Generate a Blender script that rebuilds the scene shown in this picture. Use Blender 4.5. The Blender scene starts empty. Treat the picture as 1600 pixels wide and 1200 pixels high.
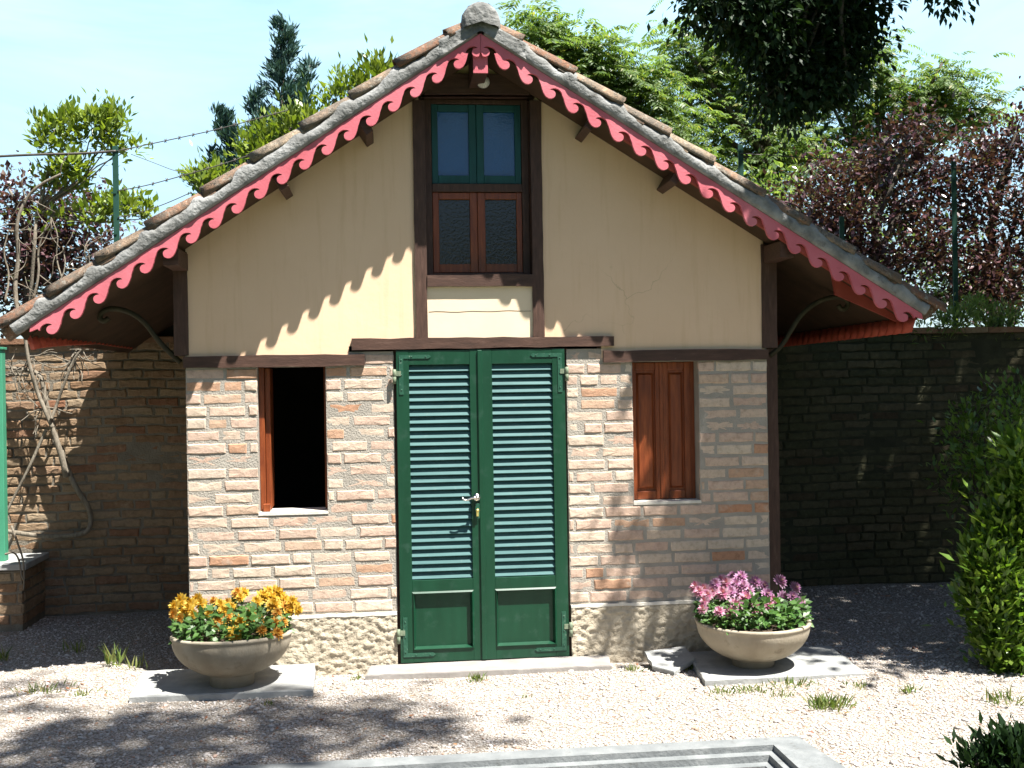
import bpy, bmesh, math, random
import numpy as np
from mathutils import Vector, Matrix, Euler

random.seed(7)
RNG = np.random.default_rng(11)
R = math.radians
C = bpy.context.scene.collection

# ------------------------------------------------------------------ camera model (photo measured at 1600 x 1200)
F = 1750.0
CX, CD, CH, YAW, PIT, ROL = -0.6117, 7.1689, 1.7817, 0.1131, -0.0010, 0.0162

def ray(px, py):
    x3 = (px - 800) / F; y3 = -(py - 600) / F
    cr, sr = math.cos(ROL), math.sin(ROL)
    x = x3 * cr + y3 * sr; y2 = -x3 * sr + y3 * cr
    cp, sp = math.cos(PIT), math.sin(PIT)
    z = cp - y2 * sp; y = sp + y2 * cp
    ca, sa = math.cos(YAW), math.sin(YAW)
    return Vector((x * ca + z * sa, -x * sa + z * ca, y))

ORGC = Vector((CX, -CD, CH))

def P(px, py, Y):                     # point of the photo's ray on the real plane y = Y
    r = ray(px, py); return ORGC + r * ((Y + CD) / r.y)

def G(px, py, Z=0.0):                 # ... on the level plane z = Z
    r = ray(px, py); return ORGC + r * ((Z - CH) / r.z)

# ------------------------------------------------------------------ object helpers
ORG = {}

def tag(o, label=None, cat=None, group=None, kind=None):
    if label: o['label'] = label
    if cat: o['category'] = cat
    if group: o['group'] = group
    if kind: o['kind'] = kind
    elif cat: o['kind'] = 'thing'
    return o

def thing(name, loc, label, cat, group=None):
    o = bpy.data.objects.new(name, None); C.objects.link(o)
    o.empty_display_size = 0.1
    o.location = loc
    ORG[o] = Vector(loc)
    return tag(o, label, cat, group)

def link_mesh(name, me, mats, parent):
    o = bpy.data.objects.new(name, me); C.objects.link(o)
    if not isinstance(mats, (list, tuple)): mats = [mats]
    for m in mats: me.materials.append(m)
    if parent is not None:
        o.parent = parent; ORG[o] = ORG[parent]
    else:
        ORG[o] = Vector((0, 0, 0))
    return o

class MB:
    def __init__(s): s.v = []; s.f = []; s.m = []; s.sm = []
    def add(s, vs, fs, mi=0, smooth=False):
        b = len(s.v); s.v += [tuple(v) for v in vs]
        for f in fs:
            s.f.append(tuple(b + i for i in f)); s.m.append(mi); s.sm.append(smooth)
    def box(s, x0, x1, y0, y1, z0, z1, mi=0, M=None, j=0.0):
        vs = [Vector((x, y, z)) for z in (z0, z1) for y in (y0, y1) for x in (x0, x1)]
        if j: vs = [v + Vector([random.uniform(-j, j) for _ in range(3)]) for v in vs]
        if M is not None: vs = [M @ v for v in vs]
        s.add(vs, [(0, 2, 3, 1), (4, 5, 7, 6), (0, 1, 5, 4), (1, 3, 7, 5), (3, 2, 6, 7), (2, 0, 4, 6)], mi)
    def prism(s, pts, y0, y1, mi=0, smooth=False):        # pts (x, z) outline, extruded along y
        n = len(pts)
        a = sum(pts[i][0] * pts[(i + 1) % n][1] - pts[(i + 1) % n][0] * pts[i][1] for i in range(n))
        if a < 0: pts = pts[::-1]
        vs = [(x, y0, z) for x, z in pts] + [(x, y1, z) for x, z in pts]
        fs = [tuple(range(n)), tuple(range(2 * n - 1, n - 1, -1))]
        s.add(vs, fs, mi)
        s.add(vs, [(i, n + i, n + (i + 1) % n, (i + 1) % n)[::1] for i in range(n)], mi, smooth)
    def tube(s, pts, rad, n=6, mi=0, cap=True):
        pts = [Vector(p) for p in pts]
        if not isinstance(rad, (list, tuple)): rad = [rad] * len(pts)
        ref = None; vs = []
        for i, p in enumerate(pts):
            t = (pts[min(i + 1, len(pts) - 1)] - pts[max(i - 1, 0)])
            if t.length < 1e-9: t = Vector((0, 0, 1))
            t.normalize()
            if ref is None:
                ref = t.orthogonal().normalized()
            ref = (ref - t * ref.dot(t))
            if ref.length < 1e-6: ref = t.orthogonal()
            ref.normalize(); b = t.cross(ref)
            for k in range(n):
                a = 2 * math.pi * k / n
                vs.append(p + (ref * math.cos(a) + b * math.sin(a)) * rad[i])
        fs = []
        for i in range(len(pts) - 1):
            for k in range(n):
                fs.append((i * n + k, i * n + (k + 1) % n, (i + 1) * n + (k + 1) % n, (i + 1) * n + k))
        if cap:
            fs.append(tuple(range(n))[::-1]); fs.append(tuple((len(pts) - 1) * n + k for k in range(n)))
        s.add(vs, fs, mi, True)
    def lathe(s, prof, c, n=40, mi=0, M=None, jit=0.0):
        vs = []; c = Vector(c)
        for r, z in prof:
            for k in range(n):
                a = 2 * math.pi * k / n
                v = Vector((r * math.cos(a), r * math.sin(a), z))
                if jit: v *= 1 + random.uniform(-jit, jit)
                if M is not None: v = M @ v
                vs.append(c + v)
        fs = []
        for i in range(len(prof) - 1):
            for k in range(n):
                fs.append((i * n + k, i * n + (k + 1) % n, (i + 1) * n + (k + 1) % n, (i + 1) * n + k))
        s.add(vs, fs, mi, True)
    def build(s, name, mats, parent=None, bevel=0.0, smooth=False, tri=False, origin=None):
        me = bpy.data.meshes.new(name)
        o0 = ORG[parent] if parent is not None else (Vector(origin) if origin is not None else Vector((0, 0, 0)))
        me.from_pydata([(v[0] - o0[0], v[1] - o0[1], v[2] - o0[2]) for v in s.v], [], s.f)
        me.polygons.foreach_set('material_index', s.m)
        me.polygons.foreach_set('use_smooth', [bool(x) or smooth for x in s.sm])
        bm = bmesh.new(); bm.from_mesh(me)
        bmesh.ops.recalc_face_normals(bm, faces=bm.faces)
        if tri: bmesh.ops.triangulate(bm, faces=bm.faces)
        bm.to_mesh(me); bm.free()
        o = link_mesh(name, me, mats, parent)
        if parent is None and origin is not None:
            o.location = origin; ORG[o] = Vector(origin)
        if bevel:
            md = o.modifiers.new('bevel', 'BEVEL'); md.width = bevel; md.segments = 2; md.limit_method = 'ANGLE'
        return o

def fast(name, V, k, mat, parent=None, smooth=False):     # V (N*k,3): N separate k-gons
    V = np.asarray(V, dtype=np.float32).reshape(-1, 3)
    if parent is not None: V = V - np.array(ORG[parent], dtype=np.float32)
    n = len(V) // k
    me = bpy.data.meshes.new(name)
    me.vertices.add(len(V)); me.vertices.foreach_set('co', V.ravel())
    me.loops.add(n * k); me.loops.foreach_set('vertex_index', np.arange(n * k, dtype=np.int32))
    me.polygons.add(n)
    me.polygons.foreach_set('loop_start', np.arange(0, n * k, k, dtype=np.int32))
    me.polygons.foreach_set('loop_total', np.full(n, k, dtype=np.int32))
    if smooth: me.polygons.foreach_set('use_smooth', np.ones(n, dtype=bool))
    me.update(calc_edges=True); me.validate()
    return link_mesh(name, me, mat, parent)

def fast_faces(name, V, Fc, mat, parent=None, smooth=False):
    V = np.asarray(V, dtype=np.float32).reshape(-1, 3)
    if parent is not None: V = V - np.array(ORG[parent], dtype=np.float32)
    Fc = np.asarray(Fc, dtype=np.int32); n, k = Fc.shape
    me = bpy.data.meshes.new(name)
    me.vertices.add(len(V)); me.vertices.foreach_set('co', V.ravel())
    me.loops.add(n * k); me.loops.foreach_set('vertex_index', Fc.ravel())
    me.polygons.add(n)
    me.polygons.foreach_set('loop_start', np.arange(0, n * k, k, dtype=np.int32))
    me.polygons.foreach_set('loop_total', np.full(n, k, dtype=np.int32))
    if smooth: me.polygons.foreach_set('use_smooth', np.ones(n, dtype=bool))
    me.update(calc_edges=True); me.validate()
    return link_mesh(name, me, mat, parent)

# ------------------------------------------------------------------ materials
def nt(name):
    m = bpy.data.materials.new(name); m.use_nodes = True
    t = m.node_tree; t.nodes.clear()
    out = t.nodes.new('ShaderNodeOutputMaterial'); b = t.nodes.new('ShaderNodeBsdfPrincipled')
    t.links.new(b.outputs[0], out.inputs[0])
    return m, t, b, out

def ramp(t, src, stops, interp='LINEAR'):
    r = t.nodes.new('ShaderNodeValToRGB'); r.color_ramp.interpolation = interp
    e = r.color_ramp.elements
    while len(e) < len(stops): e.new(0.5)
    for x, (p, c) in zip(e, stops):
        x.position = p; x.color = (*c, 1) if len(c) == 3 else c
    t.links.new(src, r.inputs[0]); return r.outputs[0]

def coord(t, which='Object', scale=None):
    c = t.nodes.new('ShaderNodeTexCoord'); o = c.outputs[which]
    if scale:
        mp = t.nodes.new('ShaderNodeMapping'); mp.inputs['Scale'].default_value = scale
        t.links.new(o, mp.inputs[0]); o = mp.outputs[0]
    return o

def noise(t, src, scale, detail=4, rough=0.55, dist=0.0):
    n = t.nodes.new('ShaderNodeTexNoise'); n.inputs['Scale'].default_value = scale
    n.inputs['Detail'].default_value = detail; n.inputs['Roughness'].default_value = rough
    n.inputs['Distortion'].default_value = dist
    t.links.new(src, n.inputs['Vector']); return n.outputs['Fac']

def mixc(t, fac, a, b, mode='MIX'):
    m = t.nodes.new('ShaderNodeMix'); m.data_type = 'RGBA'; m.blend_type = mode
    for s, v in ((m.inputs[0], fac), (m.inputs[6], a), (m.inputs[7], b)):
        if hasattr(v, 'is_linked') or hasattr(v, 'links'): t.links.new(v, s)
        else: s.default_value = v if isinstance(v, (int, float)) else (*v, 1)
    return m.outputs[2]

def bump(t, b, h, strength=0.5, dist=0.01):
    n = t.nodes.new('ShaderNodeBump'); n.inputs['Strength'].default_value = strength
    n.inputs['Distance'].default_value = dist
    t.links.new(h, n.inputs['Height']); t.links.new(n.outputs[0], b.inputs['Normal'])

def island(t):
    g = t.nodes.new('ShaderNodeNewGeometry'); return g.outputs['Random Per Island']

def surf(name, stops, scale=8, detail=5, rough=0.8, bscale=60, bstr=0.3, bdist=0.004, stretch=None, spec=0.3, metal=0.0, isl=0.0, stain=None):
    m, t, b, o = nt(name)
    c = coord(t, 'Object', stretch)
    col = ramp(t, noise(t, c, scale, detail), stops)
    if stain:                                    # (scale, threshold, colour, amount)
        s = ramp(t, noise(t, coord(t), stain[0], 6, 0.65), [(stain[1], (0, 0, 0)), (stain[1] + 0.12, (1, 1, 1))])
        k = t.nodes.new('ShaderNodeMath'); k.operation = 'MULTIPLY'; k.inputs[1].default_value = stain[3]
        t.links.new(s, k.inputs[0]); col = mixc(t, k.outputs[0], col, stain[2])
    if isl:
        r = ramp(t, island(t), [(0, (1 - isl,) * 3), (1, (1 + isl,) * 3)])
        col = mixc(t, 1.0, col, r, 'MULTIPLY')
    t.links.new(col, b.inputs['Base Color'])
    b.inputs['Roughness'].default_value = rough; b.inputs['Metallic'].default_value = metal
    b.inputs['Specular IOR Level'].default_value = spec
    if bstr: bump(t, b, noise(t, c, bscale, 4), bstr, bdist)
    return m

def leafmat(name, stops, trans=0.35, rough=0.45, spec=0.4, nscale=1.5):
    m, t, b, out = nt(name)
    col = ramp(t, island(t), stops)
    n = ramp(t, noise(t, coord(t), nscale, 3), [(0.3, (0.75, 0.75, 0.75)), (0.7, (1.2, 1.2, 1.15))])
    col = mixc(t, 1.0, col, n, 'MULTIPLY')
    t.links.new(col, b.inputs['Base Color']); b.inputs['Roughness'].default_value = rough
    b.inputs['Specular IOR Level'].default_value = spec
    tr = t.nodes.new('ShaderNodeBsdfTranslucent')
    c2 = mixc(t, 1.0, col, (1.5, 1.5, 0.6), 'MULTIPLY'); t.links.new(c2, tr.inputs[0])
    mx = t.nodes.new('ShaderNodeMixShader'); mx.inputs[0].default_value = trans
    t.links.new(b.outputs[0], mx.inputs[1]); t.links.new(tr.outputs[0], mx.inputs[2])
    t.links.new(mx.outputs[0], out.inputs[0])
    return m

def brickmat(name, stops, bs=0.9):
    m, t, b, out = nt(name)
    c = coord(t)
    base = ramp(t, island(t), stops)
    n1 = ramp(t, noise(t, c, 22, 6, 0.7), [(0.25, (0.66, 0.64, 0.6)), (0.5, (1, 1, 1)), (0.75, (1.22, 1.2, 1.15))])
    col = mixc(t, 1.0, base, n1, 'MULTIPLY')
    lime = ramp(t, noise(t, c, 9, 8, 0.75), [(0.54, (0, 0, 0)), (0.68, (0.65, 0.65, 0.65))])
    col = mixc(t, lime, col, mixc(t, 0.25, (0.50, 0.45, 0.37), tuple(q * 0.9 for q in stops[3][1])) if stops[0][1][0] > 0.3 else tuple(q * 1.25 for q in stops[3][1]))
    t.links.new(col, b.inputs['Base Color']); b.inputs['Roughness'].default_value = 0.92
    b.inputs['Specular IOR Level'].default_value = 0.15
    bump(t, b, noise(t, c, 55, 8, 0.75), bs, 0.012)
    return m

M = {}
M['brick'] = brickmat('hut_brick', [(0.0, (0.51, 0.375, 0.295)), (0.2, (0.53, 0.385, 0.30)), (0.4, (0.56, 0.46, 0.36)), (0.6, (0.50, 0.35, 0.27)), (0.76, (0.57, 0.485, 0.39)), (0.88, (0.46, 0.30, 0.205)), (1.0, (0.45, 0.235, 0.14))], 0.45)
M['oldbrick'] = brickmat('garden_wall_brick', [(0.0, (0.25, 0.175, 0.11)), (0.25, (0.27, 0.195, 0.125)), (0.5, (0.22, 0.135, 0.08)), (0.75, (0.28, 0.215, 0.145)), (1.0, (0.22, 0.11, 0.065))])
M['shadebrick'] = brickmat('shade_toned_brick', [(0.0, (0.060, 0.062, 0.034)), (0.3, (0.075, 0.072, 0.042)), (0.55, (0.042, 0.048, 0.026)), (0.8, (0.09, 0.082, 0.05)), (1.0, (0.055, 0.042, 0.026))])  # garden wall brick for the right section, its deep shade put into the colour
M['shademortar'] = surf('shade_toned_mortar', [(0.3, (0.025, 0.028, 0.016)), (0.7, (0.05, 0.052, 0.03))], 7, 6, 0.95, 70, 0.9, 0.012)  # joints of that section, darkened with the same painted shade
M['mortar'] = surf('lime_mortar', [(0.3, (0.29, 0.262, 0.222)), (0.7, (0.375, 0.342, 0.292))], 7, 6, 0.95, 90, 0.9, 0.008)
M['oldmortar'] = surf('old_mortar', [(0.3, (0.13, 0.112, 0.085)), (0.7, (0.22, 0.195, 0.155))], 7, 6, 0.95, 70, 0.9, 0.012)
def plastermat():
    m, t, b, o = nt('cream_plaster'); c = coord(t)
    col = ramp(t, noise(t, c, 1.6, 6, 0.6), [(0.3, (0.72, 0.505, 0.335)), (0.7, (0.765, 0.55, 0.375))])
    st = ramp(t, noise(t, coord(t, 'Object', (9, 9, 0.7)), 1.6, 6, 0.65), [(0.52, (0, 0, 0)), (0.75, (0.55, 0.55, 0.55))])
    col = mixc(t, st, col, (0.61, 0.41, 0.235))
    pt = ramp(t, noise(t, c, 5.5, 8, 0.7), [(0.60, (0, 0, 0)), (0.72, (0.5, 0.5, 0.5))])
    col = mixc(t, pt, col, (0.77, 0.575, 0.385))
    v = t.nodes.new('ShaderNodeTexVoronoi'); v.feature = 'DISTANCE_TO_EDGE'; v.inputs['Scale'].default_value = 1.15
    w1 = t.nodes.new('ShaderNodeTexNoise'); w1.inputs['Scale'].default_value = 4; w1.inputs['Detail'].default_value = 6; t.links.new(c, w1.inputs['Vector'])
    ad = t.nodes.new('ShaderNodeMixRGB'); ad.inputs[0].default_value = 0.30; t.links.new(c, ad.inputs[1]); t.links.new(w1.outputs['Color'], ad.inputs[2]); t.links.new(ad.outputs[0], v.inputs['Vector'])
    ln = ramp(t, v.outputs['Distance'], [(0.0, (1, 1, 1)), (0.0035, (0, 0, 0))])
    mk = ramp(t, noise(t, c, 1.1, 3), [(0.55, (0, 0, 0)), (0.66, (0.5, 0.5, 0.5))])
    lm = mixc(t, 1.0, ln, mk, 'MULTIPLY')
    col = mixc(t, lm, col, (0.36, 0.27, 0.16))
    t.links.new(col, b.inputs['Base Color']); b.inputs['Roughness'].default_value = 0.92; b.inputs['Specular IOR Level'].default_value = 0.15
    bump(t, b, noise(t, c, 14, 8, 0.65), 0.22, 0.008)
    return m
M['plaster'] = plastermat()
M['panel_plaster'] = surf('cream_panel', [(0.3, (0.73, 0.585, 0.41)), (0.7, (0.77, 0.625, 0.45))], 3, 5, 0.9, 20, 0.12, 0.006)
M['plinth'] = surf('roughcast', [(0.3, (0.36, 0.31, 0.23)), (0.7, (0.48, 0.42, 0.32))], 14, 6, 0.95, 70, 0.8, 0.01)
M['ledge'] = surf('pale_cement', [(0.3, (0.55, 0.52, 0.45)), (0.7, (0.68, 0.64, 0.57))], 12, 5, 0.9, 60, 0.5, 0.006)
M['timber'] = surf('dark_brown_timber', [(0.25, (0.040, 0.020, 0.013)), (0.6, (0.075, 0.038, 0.026)), (0.8, (0.12, 0.07, 0.05))], 9, 6, 0.6, 40, 0.4, 0.004, stretch=(1, 6, 6), spec=0.35, stain=(26, 0.70, (0.42, 0.38, 0.33), 0.8))
M['timber_v'] = surf('dark_brown_post', [(0.25, (0.040, 0.020, 0.013)), (0.6, (0.075, 0.038, 0.026)), (0.8, (0.12, 0.07, 0.05))], 9, 6, 0.6, 40, 0.4, 0.004, stretch=(6, 6, 1), spec=0.35, stain=(26, 0.72, (0.42, 0.38, 0.33), 0.7))
M['green'] = surf('dark_green_paint', [(0.3, (0.003, 0.036, 0.016)), (0.7, (0.005, 0.047, 0.022))], 4, 4, 0.40, 45, 0.08, 0.002, stretch=(4, 4, 0.6), spec=0.4, stain=(10, 0.56, (0.024, 0.066, 0.044), 0.6))
M['slat'] = surf('blue_green_slat', [(0.3, (0.036, 0.100, 0.098)), (0.7, (0.060, 0.140, 0.138))], 9, 5, 0.6, 60, 0.1, 0.002, stretch=(0.6, 5, 5), spec=0.25, stain=(24, 0.60, (0.12, 0.18, 0.165), 0.5))  # lighter and bluer than the green of the door frames
M['hardware'] = surf('painted_iron', [(0.3, (0.006, 0.055, 0.030)), (0.7, (0.02, 0.085, 0.05))], 60, 4, 0.45, 120, 0.3, 0.002, spec=0.5, stain=(45, 0.6, (0.2, 0.26, 0.2), 0.7))
M['oldhinge'] = surf('pale_worn_iron', [(0.3, (0.10, 0.14, 0.09)), (0.7, (0.22, 0.25, 0.17))], 60, 4, 0.55, 120, 0.3, 0.002)
M['chrome'] = surf('polished_metal', [(0.3, (0.62, 0.58, 0.52)), (0.7, (0.75, 0.72, 0.66))], 30, 3, 0.18, 80, 0.0, 0.001, metal=1.0)
M['brass'] = surf('brass', [(0.3, (0.62, 0.50, 0.14)), (0.7, (0.75, 0.62, 0.22))], 30, 3, 0.3, 80, 0.0, 0.001, metal=0.7)
M['pink'] = surf('pink_red_paint', [(0.25, (0.46, 0.095, 0.118)), (0.5, (0.55, 0.135, 0.165)), (0.8, (0.60, 0.19, 0.22))], 3.2, 8, 0.62, 90, 0.4, 0.004, spec=0.3, stain=(26, 0.64, (0.36, 0.08, 0.075), 0.7))
M['redsheet'] = surf('red_sheet', [(0.3, (0.36, 0.060, 0.034)), (0.7, (0.46, 0.09, 0.05))], 6, 5, 0.6, 40, 0.15, 0.003)
M['redboard'] = surf('red_board', [(0.3, (0.22, 0.040, 0.028)), (0.7, (0.30, 0.06, 0.04))], 6, 5, 0.6, 40, 0.2, 0.003)
M['cement'] = surf('grey_mortar', [(0.25, (0.10, 0.10, 0.095)), (0.45, (0.19, 0.19, 0.18)), (0.6, (0.27, 0.27, 0.26)), (0.78, (0.36, 0.36, 0.35))], 8, 9, 0.95, 38, 0.8, 0.015, stain=(13, 0.57, (0.085, 0.08, 0.07), 0.75))
M['iron'] = surf('olive_iron', [(0.3, (0.028, 0.024, 0.011)), (0.7, (0.045, 0.038, 0.018))], 20, 4, 0.7, 60, 0.2, 0.002)
M['deck'] = surf('brown_deck', [(0.3, (0.045, 0.026, 0.013)), (0.7, (0.075, 0.042, 0.022))], 6, 5, 0.85, 30, 0.3, 0.004)
M['wood'] = surf('varnished_wood', [(0.25, (0.11, 0.022, 0.006)), (0.55, (0.20, 0.046, 0.012)), (0.8, (0.28, 0.078, 0.022))], 7, 6, 0.42, 50, 0.25, 0.003, stretch=(7, 7, 0.8), spec=0.4, stain=(14, 0.66, (0.12, 0.06, 0.02), 0.6))
M['teal'] = surf('teal_paint', [(0.3, (0.007, 0.055, 0.055)), (0.7, (0.012, 0.085, 0.082))], 6, 5, 0.5, 40, 0.2, 0.003, stretch=(5, 5, 0.8), stain=(18, 0.66, (0.012, 0.035, 0.03), 0.6))
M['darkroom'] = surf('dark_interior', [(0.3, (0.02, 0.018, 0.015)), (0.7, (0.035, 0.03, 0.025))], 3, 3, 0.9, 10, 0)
M['slab'] = surf('grey_stone_slab', [(0.25, (0.22, 0.225, 0.22)), (0.5, (0.29, 0.295, 0.285)), (0.75, (0.36, 0.36, 0.35))], 9, 8, 0.85, 60, 0.5, 0.006, stain=(20, 0.62, (0.15, 0.145, 0.13), 0.6))
M['threshold'] = surf('pale_doorstep', [(0.25, (0.20, 0.185, 0.17)), (0.7, (0.29, 0.27, 0.25))], 8, 7, 0.85, 60, 0.4, 0.005, stain=(16, 0.62, (0.14, 0.12, 0.10), 0.6))
M['basin'] = surf('grey_basin_stone', [(0.25, (0.115, 0.125, 0.127)), (0.5, (0.165, 0.176, 0.178)), (0.8, (0.24, 0.25, 0.248))], 8, 8, 0.8, 70, 0.6, 0.006, stain=(13, 0.60, (0.075, 0.072, 0.062), 0.65))
M['concrete'] = surf('planter_concrete', [(0.25, (0.24, 0.20, 0.145)), (0.5, (0.32, 0.275, 0.205)), (0.8, (0.40, 0.355, 0.28))], 7, 8, 0.88, 90, 0.5, 0.004, stretch=(1, 1, 0.45), stain=(9, 0.58, (0.17, 0.135, 0.09), 0.7))
M['soil'] = surf('dark_soil', [(0.3, (0.03, 0.02, 0.013)), (0.7, (0.06, 0.04, 0.027))], 30, 5, 0.95, 60, 1.0, 0.02)
M['greenpost'] = surf('bright_green_paint', [(0.3, (0.045, 0.22, 0.13)), (0.7, (0.06, 0.27, 0.16))], 4, 4, 0.5, 30, 0.15, 0.003)
M['fencegreen'] = surf('dark_green_post_paint', [(0.3, (0.012, 0.05, 0.035)), (0.7, (0.02, 0.07, 0.05))], 8, 4, 0.5, 30, 0.1, 0.002)
M['wire'] = surf('rusty_wire', [(0.3, (0.06, 0.055, 0.05)), (0.7, (0.11, 0.10, 0.09))], 30, 3, 0.6, 50, 0, metal=0.3)
M['bark'] = surf('grey_brown_bark', [(0.25, (0.10, 0.085, 0.065)), (0.7, (0.24, 0.215, 0.175))], 12, 7, 0.95, 30, 0.8, 0.02, stretch=(3, 3, 0.8))
M['darkbark'] = surf('dark_bark', [(0.25, (0.045, 0.036, 0.028)), (0.7, (0.10, 0.085, 0.065))], 12, 7, 0.95, 30, 0.8, 0.02, stretch=(3, 3, 0.8))
M['vinebark'] = surf('grey_vine_bark', [(0.25, (0.11, 0.09, 0.065)), (0.7, (0.24, 0.21, 0.165))], 18, 7, 0.95, 50, 0.7, 0.01, stretch=(3, 3, 0.7))
M['globe'] = surf('dull_white_glass', [(0.3, (0.52, 0.50, 0.45)), (0.7, (0.6, 0.58, 0.53))], 5, 3, 0.35, 40, 0, spec=0.5)

# tiles: lichen-mottled terracotta, one tone per tile
def tilemat():
    m, t, b, o = nt('terracotta_tile'); c = coord(t)
    base = ramp(t, island(t), [(0.0, (0.24, 0.165, 0.115)), (0.2, (0.31, 0.145, 0.085)), (0.4, (0.28, 0.22, 0.165)), (0.6, (0.32, 0.175, 0.11)), (0.8, (0.42, 0.34, 0.24)), (1.0, (0.25, 0.15, 0.10))])
    n1 = ramp(t, noise(t, c, 16, 8, 0.75), [(0.40, (0, 0, 0)), (0.58, (0.88, 0.88, 0.88))])
    col = mixc(t, n1, base, (0.150, 0.132, 0.108))
    n2 = ramp(t, noise(t, c, 26, 7, 0.75), [(0.55, (0, 0, 0)), (0.63, (0.85, 0.85, 0.85))])
    col = mixc(t, n2, col, (0.38, 0.365, 0.31))
    n3 = ramp(t, noise(t, c, 48, 5, 0.7), [(0.60, (0, 0, 0)), (0.66, (1, 1, 1))])
    col = mixc(t, n3, col, (0.06, 0.055, 0.045))
    t.links.new(col, b.inputs['Base Color']); b.inputs['Roughness'].default_value = 0.93
    b.inputs['Specular IOR Level'].default_value = 0.15
    bump(t, b, noise(t, c, 34, 9, 0.75), 1.0, 0.022)
    return m
M['tile'] = tilemat()

def glassmat(name, tint, bscale, bstr, rough):
    m, t, b, o = nt(name)
    b.inputs['Base Color'].default_value = (*tint, 1)
    b.inputs['Roughness'].default_value = rough; b.inputs['IOR'].default_value = 1.5
    b.inputs['Specular IOR Level'].default_value = 0.45
    bump(t, b, noise(t, coord(t), bscale, 2), bstr, 0.012)
    return m
M['glass_skytint'] = glassmat('pebbled_skytint_glass', (0.014, 0.085, 0.23), 75, 0.16, 0.08)  # blue of the reflected sky put into the pane's base colour
M['glass'] = glassmat('pebbled_dark_glass', (0.004, 0.007, 0.005), 55, 0.13, 0.03)

def gravelmat():
    m, t, b, o = nt('white_gravel'); c = coord(t)
    v = t.nodes.new('ShaderNodeTexVoronoi'); v.inputs['Scale'].default_value = 90; t.links.new(c, v.inputs['Vector'])
    sep = t.nodes.new('ShaderNodeSeparateColor'); t.links.new(v.outputs['Color'], sep.inputs[0])
    col = ramp(t, sep.outputs[0], [(0.0, (0.28, 0.25, 0.215)), (0.25, (0.37, 0.34, 0.305)), (0.6, (0.46, 0.43, 0.40)), (0.9, (0.51, 0.48, 0.455)), (1.0, (0.36, 0.25, 0.18))])
    gap = ramp(t, v.outputs['Distance'], [(0.35, (1, 1, 1)), (0.75, (0.42, 0.38, 0.33))])
    col = mixc(t, 1.0, col, gap, 'MULTIPLY')
    dirt = ramp(t, noise(t, c, 1.7, 6, 0.65), [(0.48, (0, 0, 0)), (0.75, (0.55, 0.55, 0.55))])
    col = mixc(t, dirt, col, (0.36, 0.31, 0.24))
    gx = t.nodes.new('ShaderNodeSeparateXYZ'); t.links.new(c, gx.inputs[0])
    # beyond the wall the ground is bare earth with grass
    far = ramp(t, gx.outputs[1], [(0.0, (0, 0, 0)), (1.0, (1, 1, 1))])
    mr = t.nodes.new('ShaderNodeMapRange'); mr.inputs[1].default_value = 2.6; mr.inputs[2].default_value = 2.9
    t.links.new(gx.outputs[1], mr.inputs[0])
    earth = ramp(t, noise(t, c, 2.5, 6), [(0.35, (0.05, 0.075, 0.025)), (0.65, (0.13, 0.11, 0.06))])
    col = mixc(t, mr.outputs[0], col, earth)
    mr2 = t.nodes.new('ShaderNodeMapRange'); mr2.inputs[1].default_value = -2.5; mr2.inputs[2].default_value = -2.9
    wob = t.nodes.new('ShaderNodeMath'); wob.operation = 'ADD'; t.links.new(gx.outputs[1], wob.inputs[0]); t.links.new(noise(t, c, 3.0, 4), wob.inputs[1])
    t.links.new(wob.outputs[0], mr2.inputs[0])
    added_lawn = ramp(t, noise(t, c, 14, 6), [(0.35, (0.025, 0.055, 0.014)), (0.65, (0.06, 0.09, 0.025))])  # dark ground added behind the camera to cut bounce onto the facade
    col = mixc(t, mr2.outputs[0], col, added_lawn)
    t.links.new(col, b.inputs['Base Color']); b.inputs['Roughness'].default_value = 0.95
    b.inputs['Specular IOR Level'].default_value = 0.15
    inv = t.nodes.new('ShaderNodeMath'); inv.operation = 'SUBTRACT'; inv.inputs[0].default_value = 1; t.links.new(v.outputs['Distance'], inv.inputs[1])
    bump(t, b, inv.outputs[0], 0.9, 0.012)
    return m
M['gravel'] = gravelmat()
def stonemat():
    m, t, b, o = nt('gravel_stone')
    col = ramp(t, island(t), [(0.0, (0.30, 0.26, 0.22)), (0.2, (0.42, 0.38, 0.34)), (0.6, (0.50, 0.46, 0.43)), (0.93, (0.56, 0.52, 0.49)), (0.95, (0.38, 0.22, 0.15)), (1.0, (0.32, 0.24, 0.18))])
    t.links.new(col, b.inputs['Base Color']); b.inputs['Roughness'].default_value = 0.9
    b.inputs['Specular IOR Level'].default_value = 0.2
    return m
M['stone'] = stonemat()

M['l_citrus'] = leafmat('bright_leaf', [(0, (0.085, 0.14, 0.018)), (0.5, (0.15, 0.21, 0.032)), (1, (0.23, 0.29, 0.06))], 0.35, 0.4)
M['l_ail'] = leafmat('pinnate_leaf', [(0, (0.066, 0.118, 0.038)), (0.5, (0.118, 0.192, 0.062)), (0.94, (0.195, 0.265, 0.105)), (1, (0.28, 0.26, 0.09))], 0.5, 0.45)
M['l_plum'] = leafmat('purple_leaf', [(0, (0.032, 0.016, 0.021)), (0.5, (0.070, 0.032, 0.042)), (0.85, (0.14, 0.068, 0.078)), (1, (0.07, 0.09, 0.028))], 0.22, 0.32, 0.55)
M['l_con'] = leafmat('blue_green_needle', [(0, (0.022, 0.058, 0.050)), (0.5, (0.042, 0.092, 0.080)), (1, (0.072, 0.132, 0.115))], 0.1, 0.6, 0.25)
M['l_dark'] = leafmat('dark_leaf', [(0, (0.007, 0.020, 0.006)), (0.5, (0.012, 0.032, 0.009)), (1, (0.024, 0.052, 0.014))], 0.15, 0.55, 0.25)
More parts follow.
